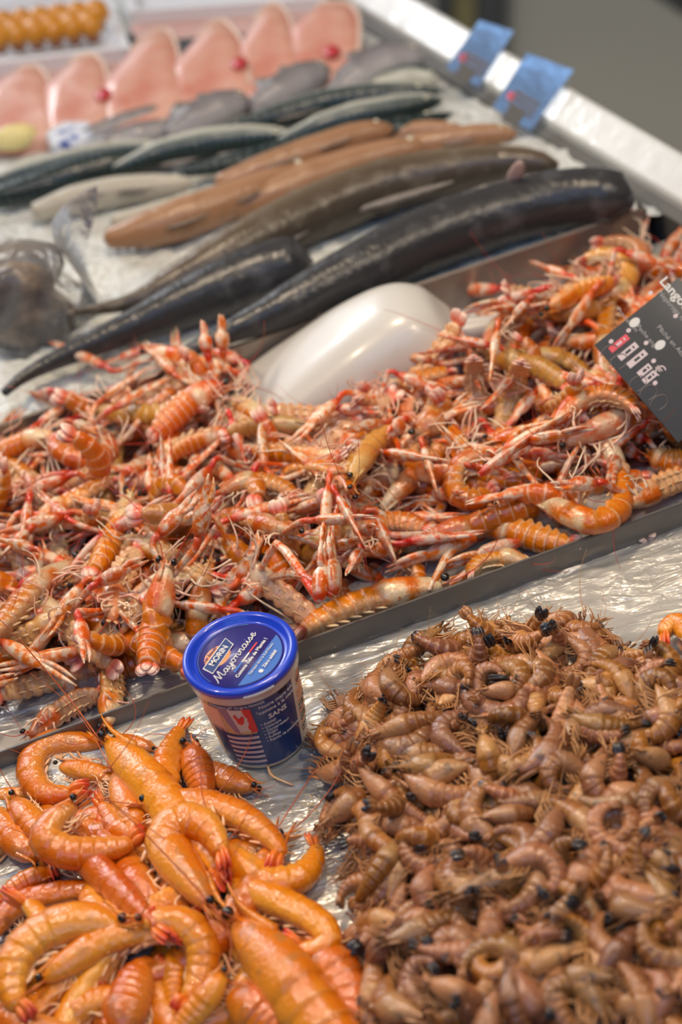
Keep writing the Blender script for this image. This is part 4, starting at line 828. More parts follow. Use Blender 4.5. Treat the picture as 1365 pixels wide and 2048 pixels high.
def cone_r(h): return .0362 + (.0445 - .0362) * h / .092
def tub():
    root = tag(obj('mayonnaise_tub', None, loc=TB), 'small white mayonnaise tub with a royal blue lid standing on the foil', 'tub')
    M_tubw = material('tub_cream_plastic', (.74, .66, .50), .35, coat=.4, sss=.1, sss_s=.004)
    M_lid = material('royal_blue_lid', (.010, .055, .62), .28, coat=.5, coat_r=.08)
    M_clear = material('milky_tub_rim', (.70, .70, .74), .25, coat=.6, alpha=.82)
    M_navy = material('lid_label_navy', lambda t: mix_(t, ramp_(t, noise_(t, 20, 2, oc(t)), [(.3, 0), (.7, 1)]), (.028, .022, .17), (.045, .030, .23)), .4, coat=.2)
    M_lblue = material('lid_label_blue', (.035, .15, .52), .4, coat=.2); M_lnavy = material('side_label_navy', (.018, .050, .20), .35, coat=.3)
    M_or = material('badge_orange', lambda t: mix_(t, noise_(t, 60, 2, oc(t)), (.80, .20, .05), (.88, .42, .18)), .4); M_w = M_print
    M_str = material('stripe_white', (.66, .62, .64), .4, coat=.2); M_cr = material('label_cream', (.66, .50, .26), .35, coat=.3); M_pk = material('label_pinkish', (.72, .50, .44), .35, coat=.3)
    M_pw = material('label_white', (.70, .66, .62), .35, coat=.3); M_lrail = material('flag_blue', (.05, .22, .75), .4); M_rd = material('flag_red', (.75, .05, .05), .4); M_ink = material('black_ink', (.01, .01, .015), .5)
    n = 64
    def lathe(prof, mat, name, par=root, st=0):
        m = MB(); v = [(r * math.cos(2 * math.pi * i / n), r * math.sin(2 * math.pi * i / n), z) for r, z in prof for i in range(n)]; m.add(v, [(k * n + i, k * n + (i + 1) % n, (k + 1) * n + (i + 1) % n, (k + 1) * n + i) for k in range(len(prof) - 1) for i in range(n)])
        return obj(name, m.mesh(name, mat), par)
    lathe([(0.001, 0), (.034, 0), (.0358, .001), (.0362, .003), (cone_r(.09), .0935)], M_tubw, 'pot')
    lathe([(.0447, .0855), (.0460, .086), (.0464, .0875), (.0465, .0935), (.0469, .0948)], M_clear, 'pot_rim')
    lid = lathe([(.0001, .0965), (.0375, .0965), (.0388, .0970), (.0408, .1005), (.0425, .1018), (.0450, .1018), (.0466, .1008), (.0474, .0995), (.0476, .0965), (.0471, .0948), (.0455, .0944)], M_lid, 'lid')
    m = MB(); 
    for k in range(-6, 7): a = math.radians(-78 + k * 2.6); m.add([(.0477 * math.cos(a), .0477 * math.sin(a), .0930), (.0484 * math.cos(a), .0484 * math.sin(a), .0930), (.0484 * math.cos(a), .0484 * math.sin(a), .0968), (.0477 * math.cos(a), .0477 * math.sin(a), .0968)], [])
    kk = len(m.v) // 4; m.f = [(i * 4 + 1, (i + 1) * 4 + 1, (i + 1) * 4 + 2, i * 4 + 2) for i in range(kk - 1)] + [(i * 4 + 2, (i + 1) * 4 + 2, (i + 1) * 4 + 3, i * 4 + 3) for i in range(kk - 1)] + [(i * 4, (i + 1) * 4, (i + 1) * 4 + 1, i * 4 + 1) for i in range(kk - 1)]
    obj('seal_tab', m.mesh('seal_tab', M_clear), lid)
    # lid label; t runs along the writing, q across it
    et = np.array([.618, .786, 0]); eq = np.array([-.786, .618, 0]); Z = .0967; o = np.zeros(3)
    L2 = lambda t, q, dz=0: et * t * .001 + eq * q * .001 + UP * (Z + dz)
    m = MB(); disc(m, L2(0, 0), et, eq, .0362, n=64); obj('lid_label', m.mesh('lid_label', M_navy), lid)
    m = MB(); R = .0345; qs = -.0165; a0 = math.asin(qs / R); v = [et * R * math.cos(a) + eq * R * math.sin(a) + UP * (Z + .0003) for a in np.linspace(a0, -math.pi - a0, 30)]; m.add(v, [tuple(range(30))[::-1]]); obj('blue_panel', m.mesh('blue_panel', M_lblue, False), lid)
    m = MB(); tube(m, [et * .0349 * math.cos(a) + eq * .0349 * math.sin(a) + UP * (Z + .0002) for a in np.linspace(.35, 2.95, 14)], .0005, n=4, k=30); obj('pale_arc', m.mesh('pale_arc', M_lblue), lid)
    # cursive word drawn as strokes
    G_ = {'M': [[(0, 0), (.35, .5), (.75, 1.55), (.8, 1.7), (.82, .9), (.9, .05), (1.2, .8), (1.65, 1.65), (1.6, .9), (1.55, .25), (1.75, 0), (2.0, .2)]], 'a': [[(.62, .62), (.4, .8), (.12, .6), (.1, .2), (.35, .0), (.6, .3), (.7, .75), (.66, .2), (.8, 0), (1.0, .25)]],
          'y': [[(0, .7), (.1, .75), (.12, .25), (.35, .02), (.6, .35), (.72, .78), (.66, .0), (.5, -.6), (.25, -.72), (.15, -.45), (.5, -.1), (.95, .25)]], 'o': [[(.5, .78), (.2, .72), (.08, .35), (.3, 0), (.6, .2), (.62, .6), (.45, .78), (.6, .62), (.95, .68)]],
          'n': [[(0, .55), (.15, .78), (.2, .5), (.16, .02), (.25, .45), (.5, .8), (.66, .6), (.62, .15), (.78, 0), (.98, .25)]], 'i': [[(0, .25), (.2, .75), (.2, .2), (.34, 0), (.55, .25)], [(.27, 1.12), (.29, 1.16)]],
          's': [[(0, .2), (.3, .78), (.38, .62), (.5, .3), (.35, .02), (.1, .1), (.4, .05), (.75, .25)]], 'e': [[(.02, .3), (.4, .4), (.55, .66), (.35, .82), (.12, .5), (.2, .12), (.45, 0), (.85, .35)]]}
    m = MB(); x = 0; adv = {'M': 2.05, 'a': 1.0, 'y': .93, 'o': .93, 'n': .98, 'i': .55, 's': .72, 'e': .85}; word = 'Mayonnaise'; tot = sum(adv[c] for c in word); k = 60.0 / tot
    for ch in word:
        for s_ in G_[ch]: tube(m, [L2(-34 + (x + p[0] + p[1] * .15) * k, -.4 + p[1] * k * .86, .0008) for p in s_], .00052, .00052, n=5, k=len(s_) * 4, flat=.5, hint=UP)
        x += adv[ch]
    obj('script_lettering', m.mesh('script_lettering', M_w), lid)
    m = MB(); blob(m, L2(-7.5, 17.5, .0001), .0135, .0105, .0006, axes=(et, eq, UP), n=28, m=8); badge = obj('orange_badge', m.mesh('orange_badge', M_or), lid)
    m = MB(); v = [(-25, 12), (-20, 20.5), (7, 20.5), (10.5, 25), (14, 14.0), (-12, 12.5)]
    def strip(mm, q0, q1, t0, t1, th, sk=3.0): 
        v = [L2(t0 - sk * .3, q0 - 1.5, .0008), L2(t1 - sk, q0, .0008), L2(t1 + sk * .4, q1 + 1.0, .0008), L2(t0 + sk * .4, q1, .0008)]; v = v + [p + UP * th for p in v]; mm.add(v, [(4, 5, 6, 7), (0, 1, 5, 4), (1, 2, 6, 5), (2, 3, 7, 6), (3, 0, 4, 7)])
    m = MB(); strip(m, 11.4, 21.2, -25.5, 11.5, .0001); obj('badge_border', m.mesh('badge_border', M_w, False), badge)
    m = MB(); strip(m, 12.1, 20.5, -24.6, 10.8, .0002); obj('badge_band', m.mesh('badge_band', M_lnavy, False), badge)
    def ltext(body, size, t, q, mat=M_w, nm='lettering', **kw): flat_text(nm, body, size * .001, L2(t, q, .0011) + 0, et, eq, mat, lid, o, **kw)
    ltext('MORIN', 7.6, -19.0, 16.3, bold=.00012, spacing=.95)
    ltext('Les Sauces', 4.2, -18, 24.2, M_navy, shear=.3)
    ltext('Comme celle de Mamie !', 4.6, -23.4, -11.2, bold=.0001, spacing=1.0)
    ltext('Fabriqué dans le Sud-Ouest', 3.3, -17, -19.6); ltext('Zéro additif', 4.1, -6, -26.3, bold=.0001)
    m = MB(); disc(m, L2(-10, -26.3, .0006), et, eq, .0020); obj('tick_dot', m.mesh('tick_dot', M_w, False), lid)
    for i, mt in enumerate((M_lrail, M_w, M_rd)): m = MB(); plate(m, L2(-13 + 12 * i, -6.0, .0006), et, eq, .0058, .0007); obj('flag_bar', m.mesh('flag_bar', mt, False), lid)
    # side label: angle 0 faces the viewer side, positive to the right, heights in mm
    def cp(deg, h, off=.0003): a = math.radians(deg); r = cone_r(h * .001) + off; return np.array([r * math.sin(a), -r * math.cos(a), h * .001])
    def patch(name, a0, a1, h0, h1, mat, off, skew=0.0, par=root):
        m = MB(); k = max(3, int(abs(a1 - a0) / 3)); K2 = 4; v = []
        for j in range(K2 + 1):
            for i in range(k + 1): h = h0 + (h1 - h0) * j / K2; v.append(cp(a0 + (a1 - a0) * i / k + skew * (h - h0), h, off))
        m.add(v, [(j * (k + 1) + i, j * (k + 1) + i + 1, (j + 1) * (k + 1) + i + 1, (j + 1) * (k + 1) + i) for j in range(K2) for i in range(k)]); return obj(name, m.mesh(name, mat), par)
    def ctext(body, size, deg, h, mat=M_w, tilt=0.0, **kw):
        v, f = text_mesh(body, size * .001, **kw); c, s = math.cos(tilt), math.sin(tilt); w = []
        for p in v:
            x, y = (p[0] * c - p[1] * s) * 1000, (p[0] * s + p[1] * c) * 1000; w.append(cp(deg + math.degrees(x * .001 / .041), h + y, .0009 + p[2]))
        m = MB(); m.add(w, f); obj('lettering', m.mesh('lettering', mat, False), root)
    patch('cream_panel', -75, 5, 6, 90, M_cr, .0002); patch('navy_panel', -2, 54, 5, 90, M_lnavy, .0004, skew=0.0); patch('white_panel', 54, 118, 5, 90, M_pw, .0003); patch('navy_panel', -58, -40, 5, 52, M_lnavy, .0004)
    patch('navy_band', -50, 7, 78.5, 85.0, M_lnavy, .0005); patch('pink_panel', -78, -38, 48, 78, M_pk, .0004)
    patch('navy_ground', -42, 0, 6, 47, M_lnavy, .0005); 
    for i in range(6): patch('white_stripe', -40, -1, 41 - i * 6.2, 44.2 - i * 6.2, M_str, .0008)
    m = MB()
    def blot(name, pts, mat, off): 
        k = len(pts); c = np.mean(pts, 0); m = MB(); m.add([cp(c[0], c[1], off + .0001)] + [cp(a, h, off) for a, h in pts], [(0, i + 1, (i + 1) % k + 1) for i in range(k)]); obj(name, m.mesh(name, mat, False), root)
    blot('lilac_brush', [(-38, 80), (-28, 80), (-22, 62), (-20, 48), (-26, 50), (-32, 60)], material('lilac', (.33, .24, .38), .4), .0007)
    blot('white_brush', [(-27, 80), (-8, 79), (-7, 52), (-20, 50)], M_pw, .0008)
    blot('red_brush', [(-11, 80), (-2, 78), (0, 50), (-6, 49), (-10, 56), (-4, 60), (-9, 64), (-4, 70), (-10, 72)], M_rd, .0009)
    blot('red_emblem', [(-22, 71), (-20, 67), (-19, 62), (-15.5, 60), (-12, 63), (-10.5, 70), (-13, 71.5), (-14.5, 66.5), (-17.5, 69), (-19, 73), (-21, 73)], M_rd, .0011)
    ctext('Fabrication ET Origine FRANCE', 3.3, -46, 81.8)
    ctext('Notre mayo est', 5.0, 7, 76.5, tilt=.03); ctext('"comme à la maison"', 5.0, 3, 70.2, tilt=.03); ctext('SANS', 7.2, 15, 62.5, bold=.0001)
    for i, s in enumerate(('Additif', 'Colorant', 'Conservateur', 'OGM', 'Sulfites', 'Résidu de pesticides')): ctext('• ' + s, 3.9, 4 + i * .4, 56 - i * 4.3)
    blot('orange_badge', [(72 + 10 * math.cos(a), 73 + 8 * math.sin(a)) for a in np.linspace(0, 2 * math.pi, 16, endpoint=False)], M_or, .0006); ctext('MORIN', 4.5, 64, 72, M_lnavy, bold=.0002, tilt=.25)
    ctext('Sauce au', 4, 60, 62, M_or); ctext('Sud-Ouest', 4, 60, 57.5, M_or)
    for i in range(9): ctext(('INGRÉDIENTS : huile', 'de colza, jaune d\'œuf', 'eau, vinaigre, sel', 'moutarde, sucre', 'A conserver au frais', 'après ouverture', 'Poids net 175 g', 'Fabriqué en', 'France')[i], 2.8, 60, 51 - i * 4.3, M_ink if i % 3 else M_or)
    ctext('LOT', 4.4, 35, 87, M_ink, bold=.0002); ctext('DLC', 4.4, 33, 81.5, M_ink, bold=.0002)
tub()
# ------------------------------------------------------------------ heaps of shellfish
def hand(kind, hp, px, w, side='L', roll=15, layer=0.0, seed=1, name=None, label='', cat='', group=None, claws=None, zfix=None, **kw):
    "an animal laid by hand along photo points, head first; it rests on what the heap holds there"
    px = [np.array(p, float) for p in px]; dep = 1.6; z = np.full(len(px), .02)
    for _ in range(5):
        pts = np.array([P(x, y, q) for (x, y), q in zip(px, z)]); dep = np.mean([(p - CAMP) @ FW for p in pts]); a = w * .5 * dep / FPX
        if zfix is not None: z = np.full(len(px), zfix) if np.isscalar(zfix) else np.array(zfix, float); continue
        C, _ = spline(pts, 16); hs = np.array([hp.at(c[0], c[1]) for c in C]); hh = np.array([hp.at(p[0], p[1]) for p in pts])
        t = np.linspace(-1, 1, 16); k = np.polyfit(t, hs, 1); k[0] = np.clip(k[0], -.03, .03); lo = np.polyval(k, np.linspace(-1, 1, len(px)))
        z = np.maximum(lo, np.quantile(hs, .6) * .6) * .92 + a * .62 + layer
    T = np.gradient(pts, axis=0); left = np.cross(UP, T); left /= np.linalg.norm(left, axis=1)[:, None]
    sg = 1 if side == 'L' else -1; r = math.radians(roll); hint0 = left * sg * math.cos(r) + UP * math.sin(r)
    C, _ = spline(pts, 121); hint = np.stack([np.interp(np.linspace(0, 1, 121), np.linspace(0, 1, len(pts)), hint0[:, j]) for j in range(3)], 1)
    cw = None; w0 = a; a = a * {'prawn': 1.20, 'brown': 1.12, 'neph': 1.06}[kind]
    if claws is not None: cw = [[P(x, y, z.mean() + dz) for x, y, dz in c] for c in claws]
    parts = crust(kind, pts, a, hint, seed, claws=cw, **kw)
    if kind == 'neph':
        def out_of(ps_): return [p for p in ps_ if p[0] in ('claw', 'leg') and np.mean(over(np.array(p[1].v))) > .02]
        for tr in range(14):
            bad = [p for p in out_of(parts) if p[0] == 'claw']
            if not bad or cw is not None: break
            parts = crust(kind, pts, a, hint, seed + 37 * (tr + 1), claws=cw, **kw)
        bad = [id(p) for p in out_of(parts)] if cw is None else [id(p) for p in out_of(parts) if p[0] == 'leg']; parts = [p for p in parts if id(p) not in bad]
    w_ = np.array(parts[0][1].v); hp.raise_(w_[w_[:, 2] > z.mean() - a])
    return build(name, parts, label, cat, group), w_
def mound(name, hp, H, mask, mat, label, cat, amp=.004, fr=60, drop=0.004):
    "a bumpy sheet for the lower layers, gap shade painted into its colour"
    mb = MB(); idx = -np.ones(H.shape, int); v = []
    for j in range(0, hp.ny):
        for i in range(0, hp.nx):
            if mask[j, i]:
                x, y = hp.x0 + (i + .5) * hp.c, hp.y0 + (j + .5) * hp.c; idx[j, i] = len(v)
                v.append((x, y, max(.0, H[j, i] - drop + amp * mnoise.noise(Vector((x * fr, y * fr, 2))) + amp * .6 * mnoise.noise(Vector((x * fr * 2.3, y * fr * 2.3, 9))))))
    f = [(idx[j, i], idx[j, i + 1], idx[j + 1, i + 1], idx[j + 1, i]) for j in range(hp.ny - 1) for i in range(hp.nx - 1) if min(idx[j, i], idx[j, i + 1], idx[j + 1, i + 1], idx[j + 1, i]) >= 0]
    mb.add(v, f); return tag(obj(name, mb.mesh(name, mat)), label, cat, kind='stuff')
def over(w): return ((w[:, :2] - FA[:2]) @ FN[:2] < .004) & (w[:, 2] < .2)
# --- brown shrimps
hb = Heap(-.16, .36, .70, 1.36, .002); X, Y = hb.grid()
bp = [P(x, y, 0) for x, y in [(640, 1490), (690, 1400), (770, 1350), (860, 1305), (980, 1275), (1080, 1262), (1180, 1262), (1290, 1312), (1400, 1330), (1560, 1300), (1640, 2200), (760, 2300), (715, 2000), (690, 1880), (672, 1760), (655, 1640), (640, 1560)]]
mk = inside(X, Y, bp); ed = edge_dist(X, Y, bp) * mk; tg = np.where(mk, .004 + .052 * (1 - np.exp(-ed / .055)), 0)
h0 = np.where(mk, np.maximum(0, tg - .026), 0); hb.H = h0.copy()
M_moundb = material('shaded_lower_shrimps', lambda t: mix_(t, noise_(t, 90, 3, oc(t)), (.05, .02, .008), (.14, .055, .02)), .5, coat=.2)  # dark base colour carries the shade of the gaps between shrimps
mound('shrimp_underlayer', hb, h0, mk & (ed > .010) & (h0 > .004), M_moundb, 'lower layers of the brown shrimp heap with gap shade painted in', 'shrimp', amp=.004, fr=70)
VB = [variant('brown', L, a, c, 100 + i, side=s_) for i, (L, a, c, s_) in enumerate([(.070, .0112, 2.5, .1), (.074, .0114, 1.7, .2), (.068, .0108, 3.1, .1), (.074, .0112, 1.0, .1), (.070, .0110, 2.1, -.1), (.066, .0106, 3.6, .2), (.072, .0116, 1.3, .3), (.070, .0104, .6, 0), (.074, .0112, 2.8, .1), (.070, .0108, 2.3, .2)])]
packed = pack(hb, mk & (ed > .004), tg, VB, 640, 5, [0, math.pi, 0, math.pi, .9, -.9, 2.3, 1.5], sc=(.80, 1.12), q=.80, maxz=.010, sink=.25)
BR = [  # head first, width in photo pixels
 ([(708, 1502), (670, 1505), (646, 1492), (642, 1470), (665, 1462), (690, 1466)], 34, 'R', 10, 'brown shrimp curled at the very edge of the heap beside the tub'),
 ([(758, 1468), (728, 1440), (702, 1415), (712, 1385), (745, 1378)], 44, 'R', 15, 'fat brown shrimp with whiskers, upper corner of the heap behind the tub'),
 ([(1165, 1238), (1175, 1275), (1200, 1315), (1235, 1325), (1250, 1300)], 48, 'R', 20, 'upright brown shrimp highest on the far edge of the heap'),
 ([(1045, 1330), (1075, 1322), (1110, 1296), (1115, 1270), (1085, 1255), (1050, 1262)], 36, 'R', 10, 'curled brown shrimp with black tail next to the highest one'),
 ([(1350, 1325), (1310, 1328), (1275, 1318), (1250, 1300)], 34, 'R', 40, 'straight brown shrimp pointing at the big orange prawn on the far edge'),
 ([(1110, 1340), (1060, 1334), (1015, 1330), (975, 1325), (950, 1322)], 42, 'R', 60, 'brown shrimp with clearly ringed tail lying level near the far edge'),
 ([(905, 1362), (940, 1395), (985, 1425), (1030, 1420), (1045, 1385), (1020, 1358), (985, 1352)], 50, 'R', 10, 'brown shrimp curled into a wide hook with pale belly, upper middle of the heap'),
 ([(850, 1325), (900, 1318), (950, 1310), (985, 1300)], 34, 'R', 30, 'slim pale brown shrimp along the far slope of the heap'),
 ([(790, 1505), (840, 1508), (885, 1500), (905, 1478)], 48, 'R', 20, 'brown shrimp with a dark spot by its head, near the heap edge facing the tub'),
 ([(715, 1530), (745, 1565), (790, 1605), (850, 1640), (880, 1650)], 46, 'L', 50, 'long grey brown shrimp lying slantwise below the tub side edge'),
 ([(930, 1600), (960, 1575), (945, 1530), (915, 1520), (905, 1550)], 46, 'R', 15, 'brown shrimp showing its fanned ribs, tightly curled'),
 ([(1140, 1590), (1200, 1608), (1265, 1600), (1290, 1560), (1262, 1528), (1225, 1538)], 48, 'R', 15, 'orange brown shrimp bent like a horseshoe in the heap'),
 ([(720, 1625), (755, 1680), (800, 1700), (850, 1690)], 44, 'R', 30, 'brown shrimp with three pale tail rings near the prawn side of the heap'),
 ([(905, 1790), (960, 1770), (1020, 1745), (1045, 1705), (1000, 1680), (960, 1700)], 60, 'R', 15, 'big curled brown shrimp in the middle of the heap'),
 ([(1110, 1790), (1150, 1770), (1190, 1720), (1230, 1680), (1250, 1670)], 58, 'L', 30, 'light brown drop shaped shrimp lying nose down in the heap'),
 ([(1365, 1790), (1300, 1795), (1245, 1780), (1235, 1750), (1290, 1740)], 54, 'L', 15, 'hooked brown shrimp with black tail tip by the picture edge'),
 ([(1180, 1885), (1120, 1905), (1040, 1935), (980, 1950), (960, 1920), (1010, 1890)], 62, 'L', 15, 'large brown shrimp with dark tail folded against its head, low in the heap'),
 ([(770, 1880), (810, 1870), (860, 1850), (920, 1830), (960, 1835)], 56, 'R', 15, 'brown shrimp with ringed tail stretched straight, near the prawns'),
 ([(1120, 1590), (1070, 1600), (1010, 1605), (985, 1580)], 40, 'L', 20, 'pale tan shrimp with dark tail pointing at its nose'),
 ([(1140, 1430), (1190, 1450), (1240, 1452), (1300, 1445)], 44, 'L', 30, 'light brown shrimp stretched level beside the orange prawn end'),
]
hand_sets = []
for i, (px, w, sd, rl, lab) in enumerate(BR):
    o, w_ = hand('brown', hb, px, w, sd, rl, layer=-.002, seed=300 + i, name='brown_shrimp', label=lab, cat='shrimp', group='brown shrimps in the heap'); hand_sets.append(w_)
cnt = visible([p[3] for p in packed] + hand_sets, 7); order = sorted([k for k in range(len(packed)) if cnt[k] >= 5], key=lambda k: -cnt[k])
keep = order[:276]; rest = order[276:]; it = []
for k in keep:
    vi, R, loc, w = packed[k]; p = Q(w.mean(0)); hd = Q(w[:10].mean(0)); tl = Q(w[-20:].mean(0)); bend = VB[vi]['curl']
    look = ('nearly straight' if bend < 1 else 'gently bent' if bend < 2 else 'curled' if bend < 3 else 'tightly curled') + ' brown shrimp, head ' + ('up' if hd[1] < tl[1] - 25 else 'down' if hd[1] > tl[1] + 25 else 'left' if hd[0] < tl[0] else 'right')
    it.append((p[0], p[1], look))
lb = row_labels(it, 38, lambda look, c_, r_: '%s, %s from left in the %s heap row' % (look, c_, r_))
for k, l in zip(keep, lb): place(VB[packed[k][0]], packed[k][1], packed[k][2], 'brown_shrimp', l, 'shrimp', 'brown shrimps in the heap')
if rest:
    mb = MB()
    for k in rest:
        vi, R, loc, w = packed[k]; me = VB[vi]['meshes'][0][1]; a = np.array([q.st if False else (0, 0, 0) for q in []]); n_ = len(me.vertices)
        st = np.zeros(n_ * 3, dtype=np.float32); me.attributes['st'].data.foreach_get('vector', st); mb.add(w, [tuple(p.vertices) for p in me.polygons], [tuple(q) for q in st.reshape(-1, 3)])
    tag(obj('buried_shrimps', mb.mesh('buried_shrimps', M_brown)), 'remaining brown shrimps barely showing between the others', 'shrimp', kind='stuff')
print('BROWN', len(packed), len(keep), len(rest))
# --- cooked prawns
hp = Heap(-.50, .06, .70, 1.34, .003); X, Y = hp.grid()
pp = [P(x, y, 0) for x, y in [(-170, 1640), (20, 1590), (60, 1500), (200, 1490), (390, 1530), (440, 1600), (520, 1650), (590, 1700), (600, 1790), (680, 1900), (730, 1990), (750, 2180), (-170, 2240)]]
mk = inside(X, Y, pp); ed = edge_dist(X, Y, pp) * mk; tg = np.where(mk, .002 + .026 * (1 - np.exp(-ed / .05)), 0); h0 = np.where(mk, np.maximum(0, tg - .022), 0); hp.H = h0.copy()
M_moundp = material('shaded_lower_prawns', lambda t: mix_(t, noise_(t, 60, 3, oc(t)), (.16, .02, .004), (.40, .09, .015)), .4, coat=.3)  # prawn orange darkened, so the colour holds the shade between prawns
mound('prawn_underlayer', hp, h0, mk & (ed > .02) & (h0 > .005), M_moundp, 'lower layers of the cooked prawn heap, darkened as painted gap shade', 'prawn', amp=.004, fr=40)
VP = [variant('prawn', L, a, c, 500 + i, side=s_) for i, (L, a, c, s_) in enumerate([(.17, .0165, 2.4, .2), (.18, .0170, 1.4, .1), (.17, .0160, 3.1, .1), (.18, .0165, .7, .2)])]
packp = pack(hp, mk & (ed > .04), tg, VP, 34, 8, [0, math.pi, 0, math.pi, .8, -.8], sc=(.9, 1.08), q=.80, maxz=.004, sink=.3)
packp = [p for p in packp if p[3][:, 2].max() < .040]; hp.H = h0.copy()
for p in packp: hp.raise_(p[3])
PR = [  # from the bottom of the heap to the top
 ([(-40, 1600), (20, 1592), (70, 1588), (110, 1592)], 30, 'L', 30, 0, 'thin prawn tail poking out at the far corner of the heap'),
 ([(305, 1502), (270, 1490), (235, 1482), (200, 1478)], 34, 'R', 20, 0, 'prawn lying behind the one with the upturned head, only its head side visible'),
 ([(118, 1535), (165, 1545), (215, 1556), (240, 1580)], 42, 'L', 20, 0, 'prawn seen through the loop of the C shaped prawn'),
 ([(505, 1578), (462, 1566), (425, 1550), (388, 1540), (350, 1535)], 52, 'R', 25, 0, 'prawn lying on the foil in front of the tub with black eye and long feelers'),
 ([(378, 1495), (392, 1530), (405, 1575), (400, 1620)], 62, 'L', 50, 0, 'prawn hanging down between the upturned tail and the foil'),
 ([(450, 1690), (490, 1735), (540, 1765), (600, 1755), (630, 1715), (628, 1672)], 66, 'R', 15, 0, 'prawn curled like a boat at the heap edge, tail standing up'),
 ([(590, 1900), (650, 1930), (695, 1985), (700, 2060), (690, 2120)], 92, 'L', 20, 0, 'big pale orange prawn at the lowest edge beside the brown shrimps'),
 ([(-20, 1880), (30, 1820), (100, 1795), (180, 1782), (260, 1785)], 52, 'L', 30, 0, 'prawn stretched level behind the fattest prawn'),
 ([(30, 1600), (60, 1640), (85, 1665), (120, 1660), (150, 1630)], 56, 'R', 30, 0, 'rounded prawn back between the edge prawns and the U shaped prawn'),
 ([(325, 1822), (290, 1780), (250, 1725), (210, 1675), (190, 1640)], 66, 'L', 30, 0, 'prawn lying nose down, tiny black eye, between the shiny straight one and big curl'),
 ([(345, 1900), (348, 1960), (345, 2040)], 48, 'L', 60, -.004, 'darker ringed prawn squeezed upright near the lowest middle'),
 ([(240, 2080), (262, 2010), (285, 1950), (330, 1915)], 88, 'L', 30, 0, 'broad prawn back at the bottom with legs along its side'),
 ([(120, 2060), (170, 2020), (230, 2000), (290, 2010)], 60, 'L', 20, -.006, 'dark red prawn deep in the gap at the bottom'),
 ([(240, 1855), (160, 1852), (85, 1880), (38, 1930), (30, 1990), (60, 2045)], 92, 'R', 15, 0, 'fattest prawn, its big curl filling the lower corner with pale legs inside'),
 ([(90, 1960), (150, 1925), (220, 1885), (300, 1868), (370, 1880)], 66, 'L', 30, 0, 'prawn lying slantwise across the fattest prawn'),
 ([(285, 1850), (350, 1848), (398, 1885), (402, 1940), (380, 1990), (355, 2025)], 70, 'L', 15, 0, 'prawn arching over like a bridge, tail pointing to the bottom'),
 ([(20, 2080), (60, 2035), (105, 1990), (150, 1950), (190, 1900)], 50, 'L', 30, 0, 'narrow prawn crossing the bottom corner slantwise'),
 ([(450, 1950), (412, 2005), (370, 2050), (330, 2090)], 56, 'R', 40, 0, 'prawn head with two black eyes near the bottom middle'),
 ([(455, 1990), (500, 2020), (560, 2070), (620, 2110)], 90, 'L', 50, 0, 'prawn partly below the huge prawn at the bottom'),
 ([(105, 1745), (60, 1760), (20, 1785), (-20, 1815)], 46, 'L', 20, 0, 'small prawn head with curled pale legs on the left edge of the heap'),
 ([(75, 1715), (45, 1690), (10, 1650), (-30, 1610)], 64, 'L', 30, 0, 'prawn head with glassy shell leaving the picture at the heap edge'),
 ([(200, 1492), (150, 1490), (103, 1494), (72, 1520), (68, 1556), (88, 1584), (125, 1588), (180, 1580)], 62, 'R', 10, .002, 'C shaped prawn topmost at the far corner, tail fan tucked in'),
 ([(232, 1548), (242, 1590), (262, 1635), (262, 1668), (235, 1655), (215, 1625), (186, 1592)], 58, 'L', 15, .002, 'folded prawn with a bright red tail tip pointing up'),
 ([(345, 1650), (330, 1590), (335, 1530), (352, 1480), (372, 1436)], 60, 'L', 50, .010, 'prawn with its tail standing straight up beside the tub'),
 ([(475, 1850), (530, 1915), (595, 1995), (670, 2090), (750, 2190), (820, 2280)], 124, 'L', 40, .004, 'huge glossy prawn nearest the viewer, rostrum pointing up'),
 ([(448, 1768), (512, 1792), (582, 1822), (640, 1855), (655, 1888), (615, 1902), (560, 1880)], 68, 'L', 15, .004, 'very glossy prawn with hooked tail beside the brown shrimps'),
 ([(218, 1486), (262, 1533), (312, 1588), (365, 1650), (420, 1720), (460, 1780)], 84, 'L', 40, .006, 'prawn with raised head and two black eyes on top of the heap'),
 ([(296, 1612), (350, 1608), (410, 1618), (470, 1635), (525, 1668), (560, 1705), (552, 1745)], 68, 'L', 10, .002, 'long prawn arching over the foil with a dark red patch near its head'),
 ([(415, 1812), (385, 1775), (345, 1725), (330, 1680), (365, 1645), (410, 1652), (440, 1690), (448, 1745)], 84, 'R', 12, .008, 'plump prawn curled tail to chest in the very middle of the heap'),
 ([(118, 1690), (175, 1725), (235, 1780), (290, 1835), (342, 1872)], 62, 'L', 60, .010, 'smooth shiny prawn running slantwise to a red tail tip'),
 ([(150, 1612), (112, 1645), (98, 1680), (140, 1705), (200, 1702), (250, 1690), (292, 1665)], 66, 'R', 10, .014, 'U shaped prawn lying on top, open toward the tub'),
]
ps = []
for i, (px, w, sd, rl, ly, lab) in enumerate(PR):
    # leftwards curls carry their back on the outside
    o, w_ = hand('prawn', hp, px, w, sd, rl, layer=ly, seed=600 + i, name='cooked_prawn', label=lab.replace('on the left edge', 'at the outer edge'), cat='prawn', group='cooked prawns in the heap', fan_open=.1); ps.append(w_)
cnt = visible([p[3] for p in packp] + ps, 10); keep = [k for k in range(len(packp)) if cnt[k] >= 6]
it = [(*Q(packp[k][3].mean(0)), 'half buried prawn' if VP[packp[k][0]]['curl'] < 2 else 'half buried curled prawn') for k in keep]
lb = row_labels(it, 70, lambda look, c_, r_: '%s, %s from left in the %s heap row' % (look, c_, r_))
for k, l in zip(keep, lb): place(VP[packp[k][0]], packp[k][1], packp[k][2], 'cooked_prawn', l, 'prawn', 'cooked prawns in the heap')
print('PRAWN', len(packp), len(keep))
